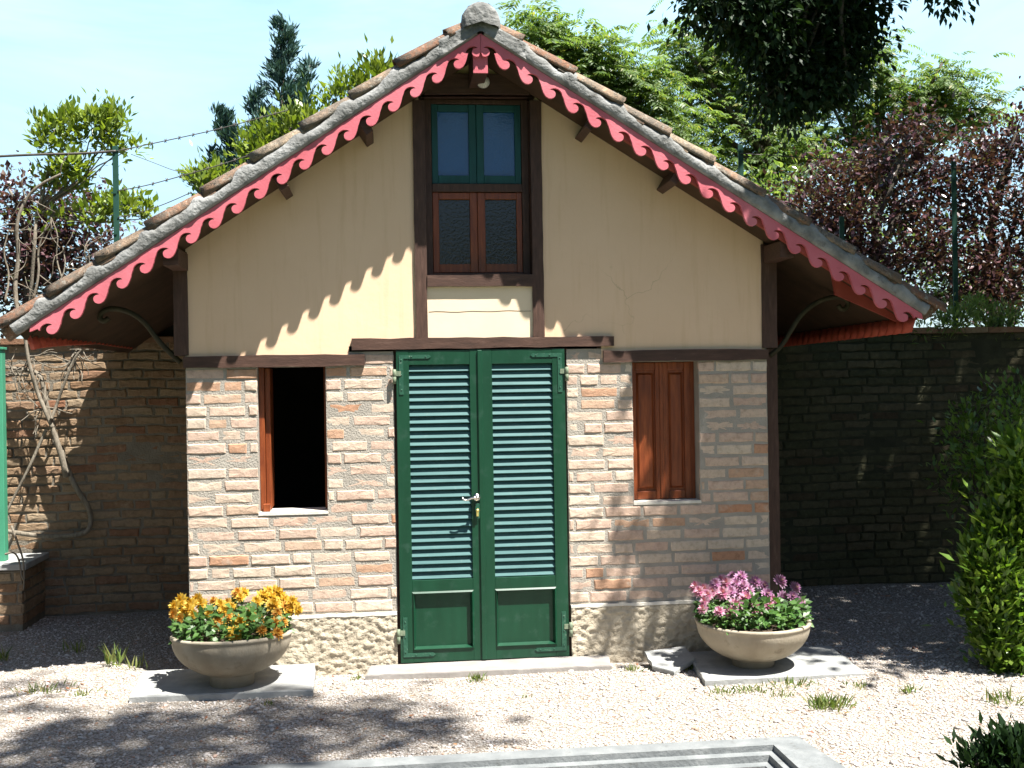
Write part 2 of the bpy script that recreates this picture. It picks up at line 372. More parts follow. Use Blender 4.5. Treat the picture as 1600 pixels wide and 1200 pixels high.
M['l_laurel'] = leafmat('glossy_shrub_leaf', [(0, (0.055, 0.120, 0.014)), (0.5, (0.105, 0.195, 0.024)), (1, (0.19, 0.285, 0.045))], 0.32, 0.35, 0.5)
M['l_flower'] = leafmat('flower_leaf', [(0, (0.030, 0.080, 0.016)), (0.5, (0.052, 0.12, 0.026)), (1, (0.09, 0.17, 0.045))], 0.25, 0.45)
M['grass'] = leafmat('weed_grass', [(0, (0.07, 0.12, 0.025)), (0.5, (0.12, 0.18, 0.04)), (1, (0.24, 0.24, 0.09))], 0.35, 0.5)
M['dryleaf'] = leafmat('fallen_leaf', [(0, (0.16, 0.055, 0.03)), (0.5, (0.26, 0.11, 0.055)), (1, (0.34, 0.2, 0.1))], 0.1, 0.7)
M['f_orange'] = leafmat('orange_petal', [(0, (0.47, 0.25, 0.02)), (0.5, (0.52, 0.33, 0.035)), (1, (0.55, 0.42, 0.10))], 0.3, 0.6, 0.2, 6)
M['f_rust'] = leafmat('rust_petal', [(0, (0.42, 0.15, 0.02)), (0.5, (0.47, 0.25, 0.035)), (1, (0.52, 0.37, 0.11))], 0.3, 0.6, 0.2, 6)
M['f_pink'] = leafmat('pink_petal', [(0, (0.44, 0.13, 0.27)), (0.5, (0.50, 0.23, 0.36)), (1, (0.57, 0.40, 0.48))], 0.3, 0.6, 0.2, 6)
M['f_mauve'] = leafmat('mauve_petal', [(0, (0.33, 0.12, 0.28)), (0.5, (0.41, 0.21, 0.37)), (1, (0.50, 0.34, 0.47))], 0.3, 0.6, 0.2, 6)
M['f_eye'] = surf('flower_eye', [(0.3, (0.55, 0.30, 0.04)), (0.7, (0.7, 0.45, 0.08))], 60, 3, 0.8, 60, 0)

# ------------------------------------------------------------------ sun, sky, camera
SUN = Vector((0.378, -0.380, 1.108)).normalized()
EL = math.asin(SUN.z); ROT = math.atan2(SUN.x, SUN.y)
sl = bpy.data.lights.new('sun', 'SUN'); sl.energy = 5.0; sl.angle = R(0.53); sl.color = (1.0, 0.965, 0.905)
so = bpy.data.objects.new('sun', sl); C.objects.link(so)
so.rotation_euler = SUN.to_track_quat('Z', 'Y').to_euler(); so.location = SUN * 30

w = bpy.data.worlds.new('World'); bpy.context.scene.world = w; w.use_nodes = True
t = w.node_tree; t.nodes.clear()
wo = t.nodes.new('ShaderNodeOutputWorld'); bg = t.nodes.new('ShaderNodeBackground')
sky = t.nodes.new('ShaderNodeTexSky'); sky.sky_type = 'NISHITA'; sky.sun_disc = False
sky.sun_elevation = EL; sky.sun_rotation = ROT; sky.air_density = 1.0; sky.dust_density = 0.6; sky.ozone_density = 1.0
cc = coord(t, 'Generated', (1.3, 1.3, 6.5))
cl = ramp(t, noise(t, cc, 2.1, 8, 0.58, 0.6), [(0.25, (0.52, 0.52, 0.52)), (0.66, (1, 1, 1))])
g2 = t.nodes.new('ShaderNodeTexCoord'); sx = t.nodes.new('ShaderNodeSeparateXYZ'); t.links.new(g2.outputs['Generated'], sx.inputs[0])
hz = t.nodes.new('ShaderNodeMapRange'); hz.inputs[1].default_value = 0.10; hz.inputs[2].default_value = 0.30
hz.inputs[3].default_value = 0.42; hz.inputs[4].default_value = 0.95
t.links.new(sx.outputs[2], hz.inputs[0])
am = t.nodes.new('ShaderNodeMath'); am.operation = 'MULTIPLY'; t.links.new(cl, am.inputs[0]); t.links.new(hz.outputs[0], am.inputs[1])
# the bright thin cloud lies low in the northern half of the sky; overhead and to the south it is clear
nh = t.nodes.new('ShaderNodeMapRange'); nh.inputs[1].default_value = -0.25; nh.inputs[2].default_value = 0.35; t.links.new(sx.outputs[1], nh.inputs[0])
lw = t.nodes.new('ShaderNodeMapRange'); lw.inputs[1].default_value = 0.45; lw.inputs[2].default_value = 0.75; lw.inputs[3].default_value = 1; lw.inputs[4].default_value = 0; t.links.new(sx.outputs[2], lw.inputs[0])
k1 = t.nodes.new('ShaderNodeMath'); k1.operation = 'MULTIPLY'; t.links.new(am.outputs[0], k1.inputs[0]); t.links.new(nh.outputs[0], k1.inputs[1])
hv = t.nodes.new('ShaderNodeMath'); hv.operation = 'MULTIPLY'; hv.use_clamp = True; t.links.new(k1.outputs[0], hv.inputs[0]); t.links.new(lw.outputs[0], hv.inputs[1])
skyc = mixc(t, hv.outputs[0], sky.outputs[0], (5.9, 9.3, 11.4))
t.links.new(skyc, bg.inputs[0]); bg.inputs[1].default_value = 0.05
t.links.new(bg.outputs[0], wo.inputs[0])

cam = bpy.data.cameras.new('camera'); co = bpy.data.objects.new('camera', cam); C.objects.link(co)
ca, sa = math.cos(YAW), math.sin(YAW); cp, sp = math.cos(PIT), math.sin(PIT); cr, sr = math.cos(ROL), math.sin(ROL)
Rv = Vector((ca, -sa, 0)); Uv = Vector((-sp * sa, -sp * ca, cp)); Fv = Vector((cp * sa, cp * ca, sp))
rx = Rv * cr - Uv * sr; ux = Rv * sr + Uv * cr
mw = Matrix.Identity(4)
for i in range(3): mw[i][0] = rx[i]; mw[i][1] = ux[i]; mw[i][2] = -Fv[i]; mw[i][3] = ORGC[i]
co.matrix_world = mw
cam.sensor_width = 36; cam.lens = F / 1600 * 36; cam.clip_start = 0.05; cam.clip_end = 500
sc = bpy.context.scene; sc.camera = co
sc.view_settings.view_transform = 'Standard'; sc.view_settings.look = 'None'
sc.view_settings.gamma = 1.0; sc.view_settings.exposure = 1.72
sc.cycles.max_bounces = 8; sc.cycles.transparent_max_bounces = 4
sc.cycles.use_denoising = True

# ------------------------------------------------------------------ ground
def sstep(a, b, x):
    x = min(1, max(0, (x - a) / (b - a))); return x * x * (3 - 2 * x)
def gz(x, y):
    h = -0.045 + 0.042 * (1 - sstep(-0.5, -0.05, y))
    h += 0.009 * math.sin(1.7 * x + 0.8) * math.sin(2.1 * y + 0.3) + 0.005 * math.sin(4.3 * x + 2.2 * y)
    return h
def ground():
    xs = sorted(set([-140, -60, -25, -12] + list(np.round(np.arange(-6, 6.01, 0.12), 3)) + [12, 25, 60, 140]))
    ys = sorted(set([-140, -60, -25, -12] + list(np.round(np.arange(-8, 3.01, 0.12), 3)) + [5, 8, 12, 25, 60, 140]))
    mb = MB(); nx = len(xs)
    vs = [(x, y, gz(x, y) if (abs(x) < 7 and -9 < y < 4) else -0.03) for y in ys for x in xs]
    fs = [(j * nx + i, j * nx + i + 1, (j + 1) * nx + i + 1, (j + 1) * nx + i) for j in range(len(ys) - 1) for i in range(nx - 1)]
    mb.add(vs, fs, 0, True)
    tag(mb.build('ground', M['gravel']), kind='structure')
ground()

def scatter_stones():
    ico_t = (1 + 5 ** 0.5) / 2
    iv = np.array([(-1, ico_t, 0), (1, ico_t, 0), (-1, -ico_t, 0), (1, -ico_t, 0), (0, -1, ico_t), (0, 1, ico_t), (0, -1, -ico_t), (0, 1, -ico_t), (ico_t, 0, -1), (ico_t, 0, 1), (-ico_t, 0, -1), (-ico_t, 0, 1)]) / 1.9
    fi = np.array([(0, 11, 5), (0, 5, 1), (0, 1, 7), (0, 7, 10), (0, 10, 11), (1, 5, 9), (5, 11, 4), (11, 10, 2), (10, 7, 6), (7, 1, 8), (3, 9, 4), (3, 4, 2), (3, 2, 6), (3, 6, 8), (3, 8, 9), (4, 9, 5), (2, 4, 11), (6, 2, 10), (8, 6, 7), (9, 8, 1)])
    pts = []
    while len(pts) < 30000:
        y = random.uniform(-2.6, 2.2); x = random.uniform(-4.2, 4.6)
        if y > -0.05 and -1.95 < x < 1.98: continue
        if y > 0.3 and random.random() < 0.45: continue
        if -2.12 < x < -1.07 and -0.62 < y < -0.03: continue
        if 1.2 < x < 2.2 and -0.78 < y < -0.08: continue
        if -0.76 < x < 0.78 and -0.3 < y: continue
        if -1.5 < x < 1.45 and y < -1.9: continue
        pts.append((x, y))
    n = len(pts); pts = np.array(pts)
    s = RNG.uniform(0.0035, 0.0095, (n, 1)) * (1 + (RNG.random((n, 1)) < 0.04) * 0.8)
    an = RNG.uniform(0, 6.28, n); stretch = np.stack([RNG.uniform(0.9, 1.7, n), RNG.uniform(0.7, 1.1, n), RNG.uniform(0.45, 0.8, n)], 1)
    V = iv[None] * stretch[:, None, :] * s[:, None, :] * RNG.uniform(0.75, 1.2, (n, 12, 1))
    c, sn = np.cos(an)[:, None], np.sin(an)[:, None]
    X = V[..., 0] * c - V[..., 1] * sn; Y = V[..., 0] * sn + V[..., 1] * c
    z0 = np.array([gz(x, y) for x, y in pts])
    V = np.stack([X + pts[:, :1], Y + pts[:, 1:], V[..., 2] + z0[:, None] + s * 0.3], 2)
    Fc = (fi[None] + (np.arange(n) * 12)[:, None, None]).reshape(-1, 3)
    o = fast_faces('gravel_stones', V, Fc, M['stone'])
    tag(o, 'loose white and pinkish gravel stones spread over the yard', 'gravel', kind='stuff')
scatter_stones()

# ------------------------------------------------------------------ the hut
hut = thing('garden_hut', (0, 0, 0), 'small brick and cream plaster garden hut with pink scalloped bargeboards and green louvred doors', 'house')
XL, XR, DEPTH = -1.844, 1.899, 2.28
DX0, DX1, DTOP = -0.545, 0.550, 2.003
W1 = (-1.409, -0.982); W2 = (0.992, 1.437); SILL = 0.989; BB, BT, UT = 1.906, 1.98, 2.076
PL = 0.334
APX = 3.907; SLL = (3.907 - 2.101) / 2.735; SLR = (3.907 - 2.164) / 2.811
EF = 0.38                               # gable overhang
def zline(x): return APX - (SLL * -x if x < 0 else SLR * x)

def cells(mb, xs, zs, holes, y0, y1, mi=0):
    nx, nz = len(xs) - 1, len(zs) - 1
    def full(i, k):
        if i < 0 or k < 0 or i >= nx or k >= nz: return False
        cxm, czm = (xs[i] + xs[i + 1]) / 2, (zs[k] + zs[k + 1]) / 2
        return not any(a < cxm < b and c < czm < d for a, b, c, d in holes)
    for i in range(nx):
        for k in range(nz):
            if not full(i, k): continue
            a, b, c, d = xs[i], xs[i + 1], zs[k], zs[k + 1]
            mb.add([(a, y0, c), (b, y0, c), (b, y0, d), (a, y0, d)], [(0, 1, 2, 3)], mi)
            mb.add([(a, y1, c), (b, y1, c), (b, y1, d), (a, y1, d)], [(3, 2, 1, 0)], mi)
            if not full(i - 1, k): mb.add([(a, y0, c), (a, y1, c), (a, y1, d), (a, y0, d)], [(3, 2, 1, 0)], mi)
            if not full(i + 1, k): mb.add([(b, y0, c), (b, y1, c), (b, y1, d), (b, y0, d)], [(0, 1, 2, 3)], mi)
            if not full(i, k - 1): mb.add([(a, y0, c), (b, y0, c), (b, y1, c), (a, y1, c)], [(3, 2, 1, 0)], mi)
            if not full(i, k + 1): mb.add([(a, y0, d), (b, y0, d), (b, y1, d), (a, y1, d)], [(0, 1, 2, 3)], mi)

def brick(mb, u0, u1, z0, z1, place, proud, jit, mi):
    # irregular brick: outline with worn edges, domed face; place(u, depth, z) -> world
    n_u = max(2, int((u1 - u0) / 0.04)); pts = []
    for i in range(n_u + 1): pts.append((u0 + (u1 - u0) * i / n_u, z0))
    for z in (z0 + (z1 - z0) * 0.5,): pts.append((u1, z))
    for i in range(n_u + 1): pts.append((u1 - (u1 - u0) * i / n_u, z1))
    pts.append((u0, z0 + (z1 - z0) * 0.5))
    pts = [(a + random.uniform(-jit, jit), b + random.uniform(-jit, jit)) for a, b in pts]
    cu, cz = (u0 + u1) / 2, (z0 + z1) / 2
    pr = proud + random.uniform(-0.004, 0.003)
    n = len(pts)
    inner = [(cu + (a - cu) * (1 - 0.007 / max(u1 - u0, 0.02) * 2), cz + (b - cz) * (1 - 0.006 / max(z1 - z0, 0.02) * 2)) for a, b in pts]
    vs = [place(a, -0.02, b) for a, b in pts] + [place(a, pr - 0.005, b) for a, b in pts] + [place(a, pr + random.uniform(-jit, jit) * 0.5, b) for a, b in inner]
    m_ = max(1, n_u // 2)
    vs.append(place(cu, pr + 0.001, cz))
    fs = []
    for i in range(n):
        j = (i + 1) % n
        fs.append((i, j, n + j, n + i)); fs.append((n + i, n + j, 2 * n + j, 2 * n + i)); fs.append((2 * n + i, 2 * n + j, 3 * n))
    mb.add(vs, fs, mi)

def courses(mb, ua, ub, z0, z1, pitch, joint, holes, place, proud, jit, mi, skip=None):
    n = round((z1 - z0) / pitch); ph = (z1 - z0) / n
    for k in range(n):
        a = z0 + k * ph + joint / 2; b = z0 + (k + 1) * ph - joint / 2
        cuts = [h for h in holes if h[2] < b - 0.006 and h[3] > a + 0.006]
        u = ua - (0.0 if k % 2 else 0.115) - random.choice([0.0, 0.0, 0.05, 0.09, 0.16]); flip = random.random() < 0.5
        while u < ub:
            L = random.choice([0.235, 0.235, 0.24, 0.115, 0.225]) if not flip else 0.235
            flip = random.random() < 0.35
            s0, s1 = max(u, ua), min(u + L, ub)
            u += L + joint * random.uniform(0.8, 1.25)
            segs = [(s0, s1)]
            for h in cuts:
                ns = []
                for p, q in segs:
                    if q <= h[0] or p >= h[1]: ns.append((p, q)); continue
                    if p < h[0] - 0.02: ns.append((p, h[0]))
                    if q > h[1] + 0.02: ns.append((h[1], q))
                segs = ns
            for p, q in segs:
                if q - p < 0.025: continue
                if skip and skip((p + q) / 2, (a + b) / 2): continue
                aa, bb = a, b
                dz = random.uniform(-0.002, 0.002)
                brick(mb, p, q, aa + dz, bb + dz, place, proud, jit, mi)

# front brick wall
holes = [(DX0 - 0.01, DX1 + 0.01, -1, 9), (W1[0], W1[1], SILL, 9), (W2[0], W2[1], SILL, 9)]
for ua, ub, ww in ((XL, DX0 - 0.01, W1), (DX1 + 0.01, XR, W2)):
    mb = MB()
    cells(mb, [ua, ww[0], ww[1], ub], [PL, SILL, BB, 1.995], [(ww[0], ww[1], SILL, BB)], 0.001, 0.26, 1)
    courses(mb, ua, ub, PL + 0.012, 1.985, 0.0763, 0.0165, holes, lambda u, d, z: (u, 0.001 - d, z), 0.0034, 0.0028, 0)
    mb.build('brick_wall', [M['brick'], M['mortar']], hut)
# side and back brick walls
for nm, xx, sgn in (('brick_wall', XL, -1), ('brick_wall', XR, 1)):
    mb = MB()
    x0, x1 = (xx, xx + 0.24) if sgn < 0 else (xx - 0.24, xx)
    mb.box(x0 + (0.006 if sgn < 0 else 0), x1 - (0 if sgn < 0 else 0.006), 0.262, DEPTH, PL - 0.5, 1.985, 1)
    courses(mb, 0.02, DEPTH, 0.0, 1.985, 0.0763, 0.019, [], lambda u, d, z, s=sgn, q=xx: (q - s * 0.006 + s * d, u, z), 0.008, 0.0032, 0)
    mb.build(nm, [M['brick'], M['mortar']], hut)
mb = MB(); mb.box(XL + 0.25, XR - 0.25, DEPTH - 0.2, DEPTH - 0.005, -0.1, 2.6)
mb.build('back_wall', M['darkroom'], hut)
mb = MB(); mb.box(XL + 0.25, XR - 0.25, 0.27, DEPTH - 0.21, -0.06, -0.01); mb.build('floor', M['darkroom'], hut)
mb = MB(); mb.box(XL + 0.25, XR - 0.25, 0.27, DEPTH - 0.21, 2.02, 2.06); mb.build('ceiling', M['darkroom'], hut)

# roughcast plinth: displaced sheet + cement ledge
def roughcast(x0, x1):
    nx = int((x1 - x0) / 0.008); nz = 40; vs = []
    from mathutils import noise as mn
    for k in range(nz + 1):
        for i in range(nx + 1):
            x = x0 + (x1 - x0) * i / nx; z = -0.12 + (PL - 0.012 + 0.12) * k / nz
            d = 0.013 * max(0, mn.fractal(Vector((x * 22, 3.1, z * 48)), 0.8, 2.2, 4) + 0.25) + 0.004 * mn.noise(Vector((x * 90, 1, z * 120)))
            e = 1.0 if 0 < i < nx and k < nz else 0.0
            vs.append((x, -0.014 - d * e, z))
    fs = [(k * (nx + 1) + i, k * (nx + 1) + i + 1, (k + 1) * (nx + 1) + i + 1, (k + 1) * (nx + 1) + i) for k in range(nz) for i in range(nx)]
    m2 = MB(); m2.add(vs, fs, 0, True)
    m2.box(x0 + 0.001, x1 - 0.001, -0.0135, 0.25, -0.12, PL - 0.0125)
    o = m2.build('plinth', M['plinth'], hut)
    m2 = MB(); n = 24
    for i in range(n):
        a = x0 + (x1 - x0) * i / n; b = x0 + (x1 - x0) * (i + 1) / n
    m2.prism([(x0 + (x1 - x0) * i / n, PL + 0.004 + random.uniform(-0.003, 0.003)) for i in range(n + 1)] + [(x1 - (x1 - x0) * i / n, PL - 0.014 + random.uniform(-0.004, 0.004)) for i in range(n + 1)], -0.020, 0.003)
    m2.build('ledge', M['ledge'], o)
roughcast(XL - 0.012, DX0 - 0.013); roughcast(DX1 + 0.013, XR + 0.012)

# plastered gable
GX0, GX1 = XL + 0.01, XR - 0.01
PX = [(-0.409, -0.332), (0.346, 0.418)]    # upper posts
WZ0, WZ1 = 2.480, 3.63                      # window opening
def gable_piece(pts, name='gable_wall', mat='plaster', y0=0.0, y1=0.16, parent=hut):
    m2 = MB(); m2.prism(pts, y0, y1); return m2.build(name, M[mat], parent)
d_ = 0.045
gable_piece([(GX0, BB + 0.03), (DX0 - 0.29, BB + 0.03), (DX0 - 0.29, 2.03), (-0.37, 2.03), (-0.37, zline(-0.37) - d_), (GX0, zline(GX0) - d_)])
gable_piece([(GX1, BB + 0.03), (0.79, BB + 0.03), (0.79, 2.03), (0.38, 2.03), (0.38, zline(0.38) - d_), (GX1, zline(GX1) - d_)])
gable_piece([(-0.369, 3.68), (0.379, 3.68), (0.379, zline(0.379) - d_), (0, APX - d_), (-0.369, zline(-0.369) - d_)], y0=0.002)
gp = gable_piece([(-0.369, 2.03), (0.379, 2.03), (0.379, 2.45), (-0.369, 2.45)], 'panel', 'panel_plaster', 0.004)
m2 = MB(); m2.prism([(-0.325 + 0.66 * i / 14, 2.245 + 0.003 * math.sin(i * 1.3) + 0.002 * (i > 7)) for i in range(15)] + [(0.335 - 0.66 * i / 14, 2.2425 + 0.003 * math.sin((14 - i) * 1.3) + 0.002 * (i < 7)) for i in range(15)], 0.0025, 0.006)
m2.build('crack', M['timber'], gp)

# timbers
def timber(x0, x1, z0, z1, y0=-0.026, y1=0.12, mat='timber', name='timber_beam', wob=0.004):
    m2 = MB(); n = max(2, int(max(x1 - x0, z1 - z0) / 0.12))
    if x1 - x0 > z1 - z0:
        top = [(x0 + (x1 - x0) * i / n, z1 + random.uniform(-wob, wob)) for i in range(n + 1)]
        bot = [(x0 + (x1 - x0) * i / n, z0 + random.uniform(-wob, wob)) for i in range(n + 1)]
        m2.prism(bot + top[::-1], y0, y1)
    else:
        l = [(x0 + random.uniform(-wob, wob) * 0.6, z0 + (z1 - z0) * i / n) for i in range(n + 1)]
        r = [(x1 + random.uniform(-wob, wob) * 0.6, z0 + (z1 - z0) * i / n) for i in range(n + 1)]
        m2.prism(l + r[::-1], y0, y1)
    return m2.build(name, M[mat], hut, bevel=0.004)
timber(XL - 0.01, -0.735, BB, BT)
timber(0.800, XR + 0.005, BB, BT)
timber(-0.815, 0.870, 2.008, UT, -0.028)
timber(-0.332, 0.346, 2.403, WZ0 - 0.002, -0.024, 0.17)
timber(-0.332, 0.346, 3.632, 3.768, -0.020, 0.17)
for a, b in PX: timber(a, b, UT, zline((a + b) / 2) - 0.07, -0.017, 0.13, 'timber_v', 'timber_post')
timber(XL - 0.065, GX0 + 0.012, BB - 0.02 + 0.1, zline(XL) - 0.06, -0.015, 0.14, 'timber_v', 'timber_post')
timber(GX1 - 0.018, XR + 0.072, BB + 0.08, zline(XR) - 0.06, -0.015, 0.14, 'timber_v', 'timber_post')
timber(XR + 0.02, XR + 0.11, -0.04, BB + 0.075, 0.10, 0.19, 'timber_v', 'timber_post')

m2 = MB(); m2.prism([(-2.55, 2.215), (2.62, 2.215), (2.62, zline(2.62) - 0.047), (0, APX - 0.047), (-2.55, zline(-2.55) - 0.047)], DEPTH + 0.10, DEPTH + 0.22); m2.build('rear_gable', M['darkroom'], hut)
# roof deck, tiles, mortar edge, ridge
def roofpt(side, s, n, y):              # s along the slope from the ridge (m), n normal offset
    m = SLL if side < 0 else SLR
    L = math.hypot(1, m); ux, uz = side / L, -m / L; nx_, nz_ = side * m / L, 1 / L
    return Vector((ux * s + nx_ * n, y, APX + uz * s + nz_ * n))
LEN = {-1: 2.735 * math.hypot(1, SLL), 1: 2.811 * math.hypot(1, SLR)}
YB = 2.62
roof = None
mb = MB()
for sd in (-1, 1):
    L = LEN[sd] - 0.02
    vs = [roofpt(sd, 0, 0, -EF + 0.03), roofpt(sd, L, 0, -EF + 0.03), roofpt(sd, L, 0, YB), roofpt(sd, 0, 0, YB),
          roofpt(sd, 0, -0.04, -EF + 0.03), roofpt(sd, L, -0.04, -EF + 0.03), roofpt(sd, L, -0.04, YB), roofpt(sd, 0, -0.04, YB)]
    mb.add(vs, [(0, 1, 2, 3), (7, 6, 5, 4), (0, 4, 5, 1), (1, 5, 6, 2), (2, 6, 7, 3), (3, 7, 4, 0)])
roof = mb.build('roof', M['deck'], hut)

def barrel(mb, sd, s0, s1, yc, r0, r1, n0, up=True, th=0.013, na=9, skew=0.0, tilt=0.0):
    # half-round tile from s0 (upper, radius r0) to s1 (lower, radius r1)
    vs = []; ns = 3
    for o_ in (0, th):
        for k in range(ns + 1):
            f = k / ns; s = s0 + (s1 - s0) * f; r = r0 + (r1 - r0) * f + o_
            for a in range(na + 1):
                an = math.pi * (0.02 + 0.96 * a / na)
                y = yc + skew * (f - 0.5) + r * math.cos(an); h = r * math.sin(an) * 0.92
                vs.append(roofpt(sd, s + random.uniform(-1, 1) * (0.006 if k in (0, ns) else 0), n0 + tilt * f + (h if up else -h), y))
    na1 = na + 1; B = (ns + 1) * na1; fs = []
    for k in range(ns):
        for a in range(na):
            fs.append((k * na1 + a, k * na1 + a + 1, (k + 1) * na1 + a + 1, (k + 1) * na1 + a))
            fs.append((B + k * na1 + a, B + (k + 1) * na1 + a, B + (k + 1) * na1 + a + 1, B + k * na1 + a + 1))
    for a in range(na):
        fs.append((a, a + 1, B + a + 1, B + a)); e = ns * na1
        fs.append((e + a, B + e + a, B + e + a + 1, e + a + 1))
    for k in range(ns):
        fs.append((k * na1, B + k * na1, B + (k + 1) * na1, (k + 1) * na1))
        fs.append((k * na1 + na, (k + 1) * na1 + na, B + (k + 1) * na1 + na, B + k * na1 + na))
    mb.add(vs, fs, 0, True)

for sd in (-1, 1):
    L = LEN[sd]; mb = MB(); ex = 0.352
    nrow = int(math.ceil((L + 0.05) / ex))
    ncol = int((YB + EF) / 0.205)
    for c in range(ncol + 1):
        yc = -EF + 0.052 + c * 0.205
        off = random.uniform(-0.03, 0.03) if c else (0.0 if sd < 0 else 0.03)
        for k in range(nrow):
            e1 = L + 0.07 - (nrow - 1 - k) * ex + off + random.uniform(-0.02, 0.02); e0 = max(0.0, e1 - 0.45)
            if e1 < 0.1: continue
            first = c == 0
            barrel(mb, sd, e0, e1, yc + random.uniform(-0.006, 0.006), 0.058, 0.074, 0.052 + (0.004 if first else 0), True,
                   skew=random.uniform(-0.014, 0.014), tilt=random.uniform(0.016, 0.030))
            if first:    # lower edge tile showing beneath the cover tile
                e1b = e1 - 0.17; e0b = max(0.0, e1b - 0.44)
                if e1b > 0.1:
                    barrel(mb, sd, e0b, e1b, yc + 0.006, 0.060, 0.074, 0.028, True, skew=random.uniform(-0.006, 0.006), tilt=0.012)
            else:
                barrel(mb, sd, e0, min(e1 + 0.02, L + 0.08), yc - 0.1025, 0.055, 0.070, 0.085, False, tilt=0.015)
    mb.build('roof_tiles', M['tile'], roof)
    # mortar bedding along the verge, lumpy
    from mathutils import noise as mn
    mb = MB(); n = 190; prof = [(0.030, 0.003), (-0.014, 0.003), (-0.022, 0.024), (-0.026, 0.052), (-0.024, 0.078), (-0.012, 0.100), (0.050, 0.106)]
    vs = []
    for i in range(n + 1):
        s = 0.02 + (L - 0.03) * i / n
        # irregular top edge: mortar smeared up between the tiles in places
        hs = 0.92 + 0.20 * mn.noise(Vector((s * 3.1 + sd * 9, 0.3, 2))) + 0.16 * mn.noise(Vector((s * 11, 5, sd)))
        step = ((L + 0.07 - s) / ex) % 1.0
        hs *= 0.80 + 0.30 * max(0, 1 - abs(step - 0.85) * 3)
        for q, (dy, h) in enumerate(prof):
            jn = 0.010 * mn.fractal(Vector((s * 9, q * 0.8, sd * 3)), 1.1, 2.1, 3)
            vs.append(roofpt(sd, s, (h * hs if q > 1 else h) + (jn if q > 1 else 0), -EF + dy - abs(jn) * 0.9 - 0.004))
    m_ = len(prof)
    mb.add(vs, [(i * m_ + q, i * m_ + q + 1, (i + 1) * m_ + q + 1, (i + 1) * m_ + q) for i in range(n) for q in range(m_ - 1)], 0, True)
    mb.build('mortar_edge', M['cement'], roof)

# ridge cap: half-round tiles down the ridge with a lumpy mortar-filled end
mb = MB()
yy = -EF - 0.02; zr = APX + 0.055
while yy < YB:
    y1 = yy + 0.42; vs = []; na = 12
    for r_, yq in ((0.108, yy), (0.094, min(y1 + 0.03, YB + 0.05)), ):
        for a in range(na + 1):
            an = math.pi * a / na
            vs.append((r_ * math.cos(an), yq, zr + r_ * 1.12 * math.sin(an)))
    na1 = na + 1
    mb.add(vs, [(a, a + 1, na1 + a + 1, na1 + a) for a in range(na)], 0, True)
    yy = y1
mb.build('ridge_tiles', M['tile'], roof)
mb = MB(); vs = []; nr, na = 8, 26
for k in range(nr + 1):
    rr = 0.118 * k / nr
    for a in range(na + 1):
        an = -0.25 + (math.pi + 0.5) * a / na
        j = 0.012 * mn.fractal(Vector((rr * 17 * math.cos(an), rr * 17 * math.sin(an), 4)), 1.1, 2.1, 3)
        x = rr * math.cos(an) * 1.0 + 0.004; z = zr + rr * 1.14 * math.sin(an)
        y = -EF - 0.05 - 0.02 * (1 - (k / nr) ** 2) - abs(j) * 1.0 + (0.03 if k == nr else 0)
        vs.append((x, y, z + j * 0.3))
na1 = na + 1
mb.add(vs, [(k * na1 + a, k * na1 + a + 1, (k + 1) * na1 + a + 1, (k + 1) * na1 + a) for k in range(nr) for a in range(na)], 0, True)
# rim skin running back over the first ridge tile
vs = []
for q, (rr, yq) in enumerate(((0.118, -EF - 0.02), (0.121, -EF + 0.02), (0.119, -EF + 0.12), (0.110, -EF + 0.16))):
    for a in range(na + 1):
        an = -0.25 + (math.pi + 0.5) * a / na
        j = 0.008 * mn.noise(Vector((an * 5, q * 2.0, 1)))
        vs.append(((rr + j) * math.cos(an) + 0.004, yq, zr + (rr + j) * 1.14 * math.sin(an)))
mb.add(vs, [(k * na1 + a, k * na1 + a + 1, (k + 1) * na1 + a + 1, (k + 1) * na1 + a) for k in range(3) for a in range(na)], 0, True)
# skirt of mortar in the fork below the cap
vs = []; n1, n2 = 26, 8
for i in range(n1 + 1):
    x = -0.27 + 0.56 * i / n1
    zb = zline(x) + 0.012; zt = zr - 0.01 + 0.05 - abs(x) * 0.52
    for k in range(n2 + 1):
        z = zb + (max(zt, zb + 0.05) - zb) * k / n2
        j = 0.016 * mn.fractal(Vector((x * 16, z * 16, 8)), 0.9, 2.1, 4)
        vs.append((x, -EF - 0.030 - abs(j) + (0.03 if k == n2 or i in (0, n1) else 0), z))
mb.add(vs, [(i * (n2 + 1) + k, (i + 1) * (n2 + 1) + k, (i + 1) * (n2 + 1) + k + 1, i * (n2 + 1) + k + 1) for i in range(n1) for k in range(n2)], 0, True)
mb.build('ridge_mortar', M['cement'], roof)

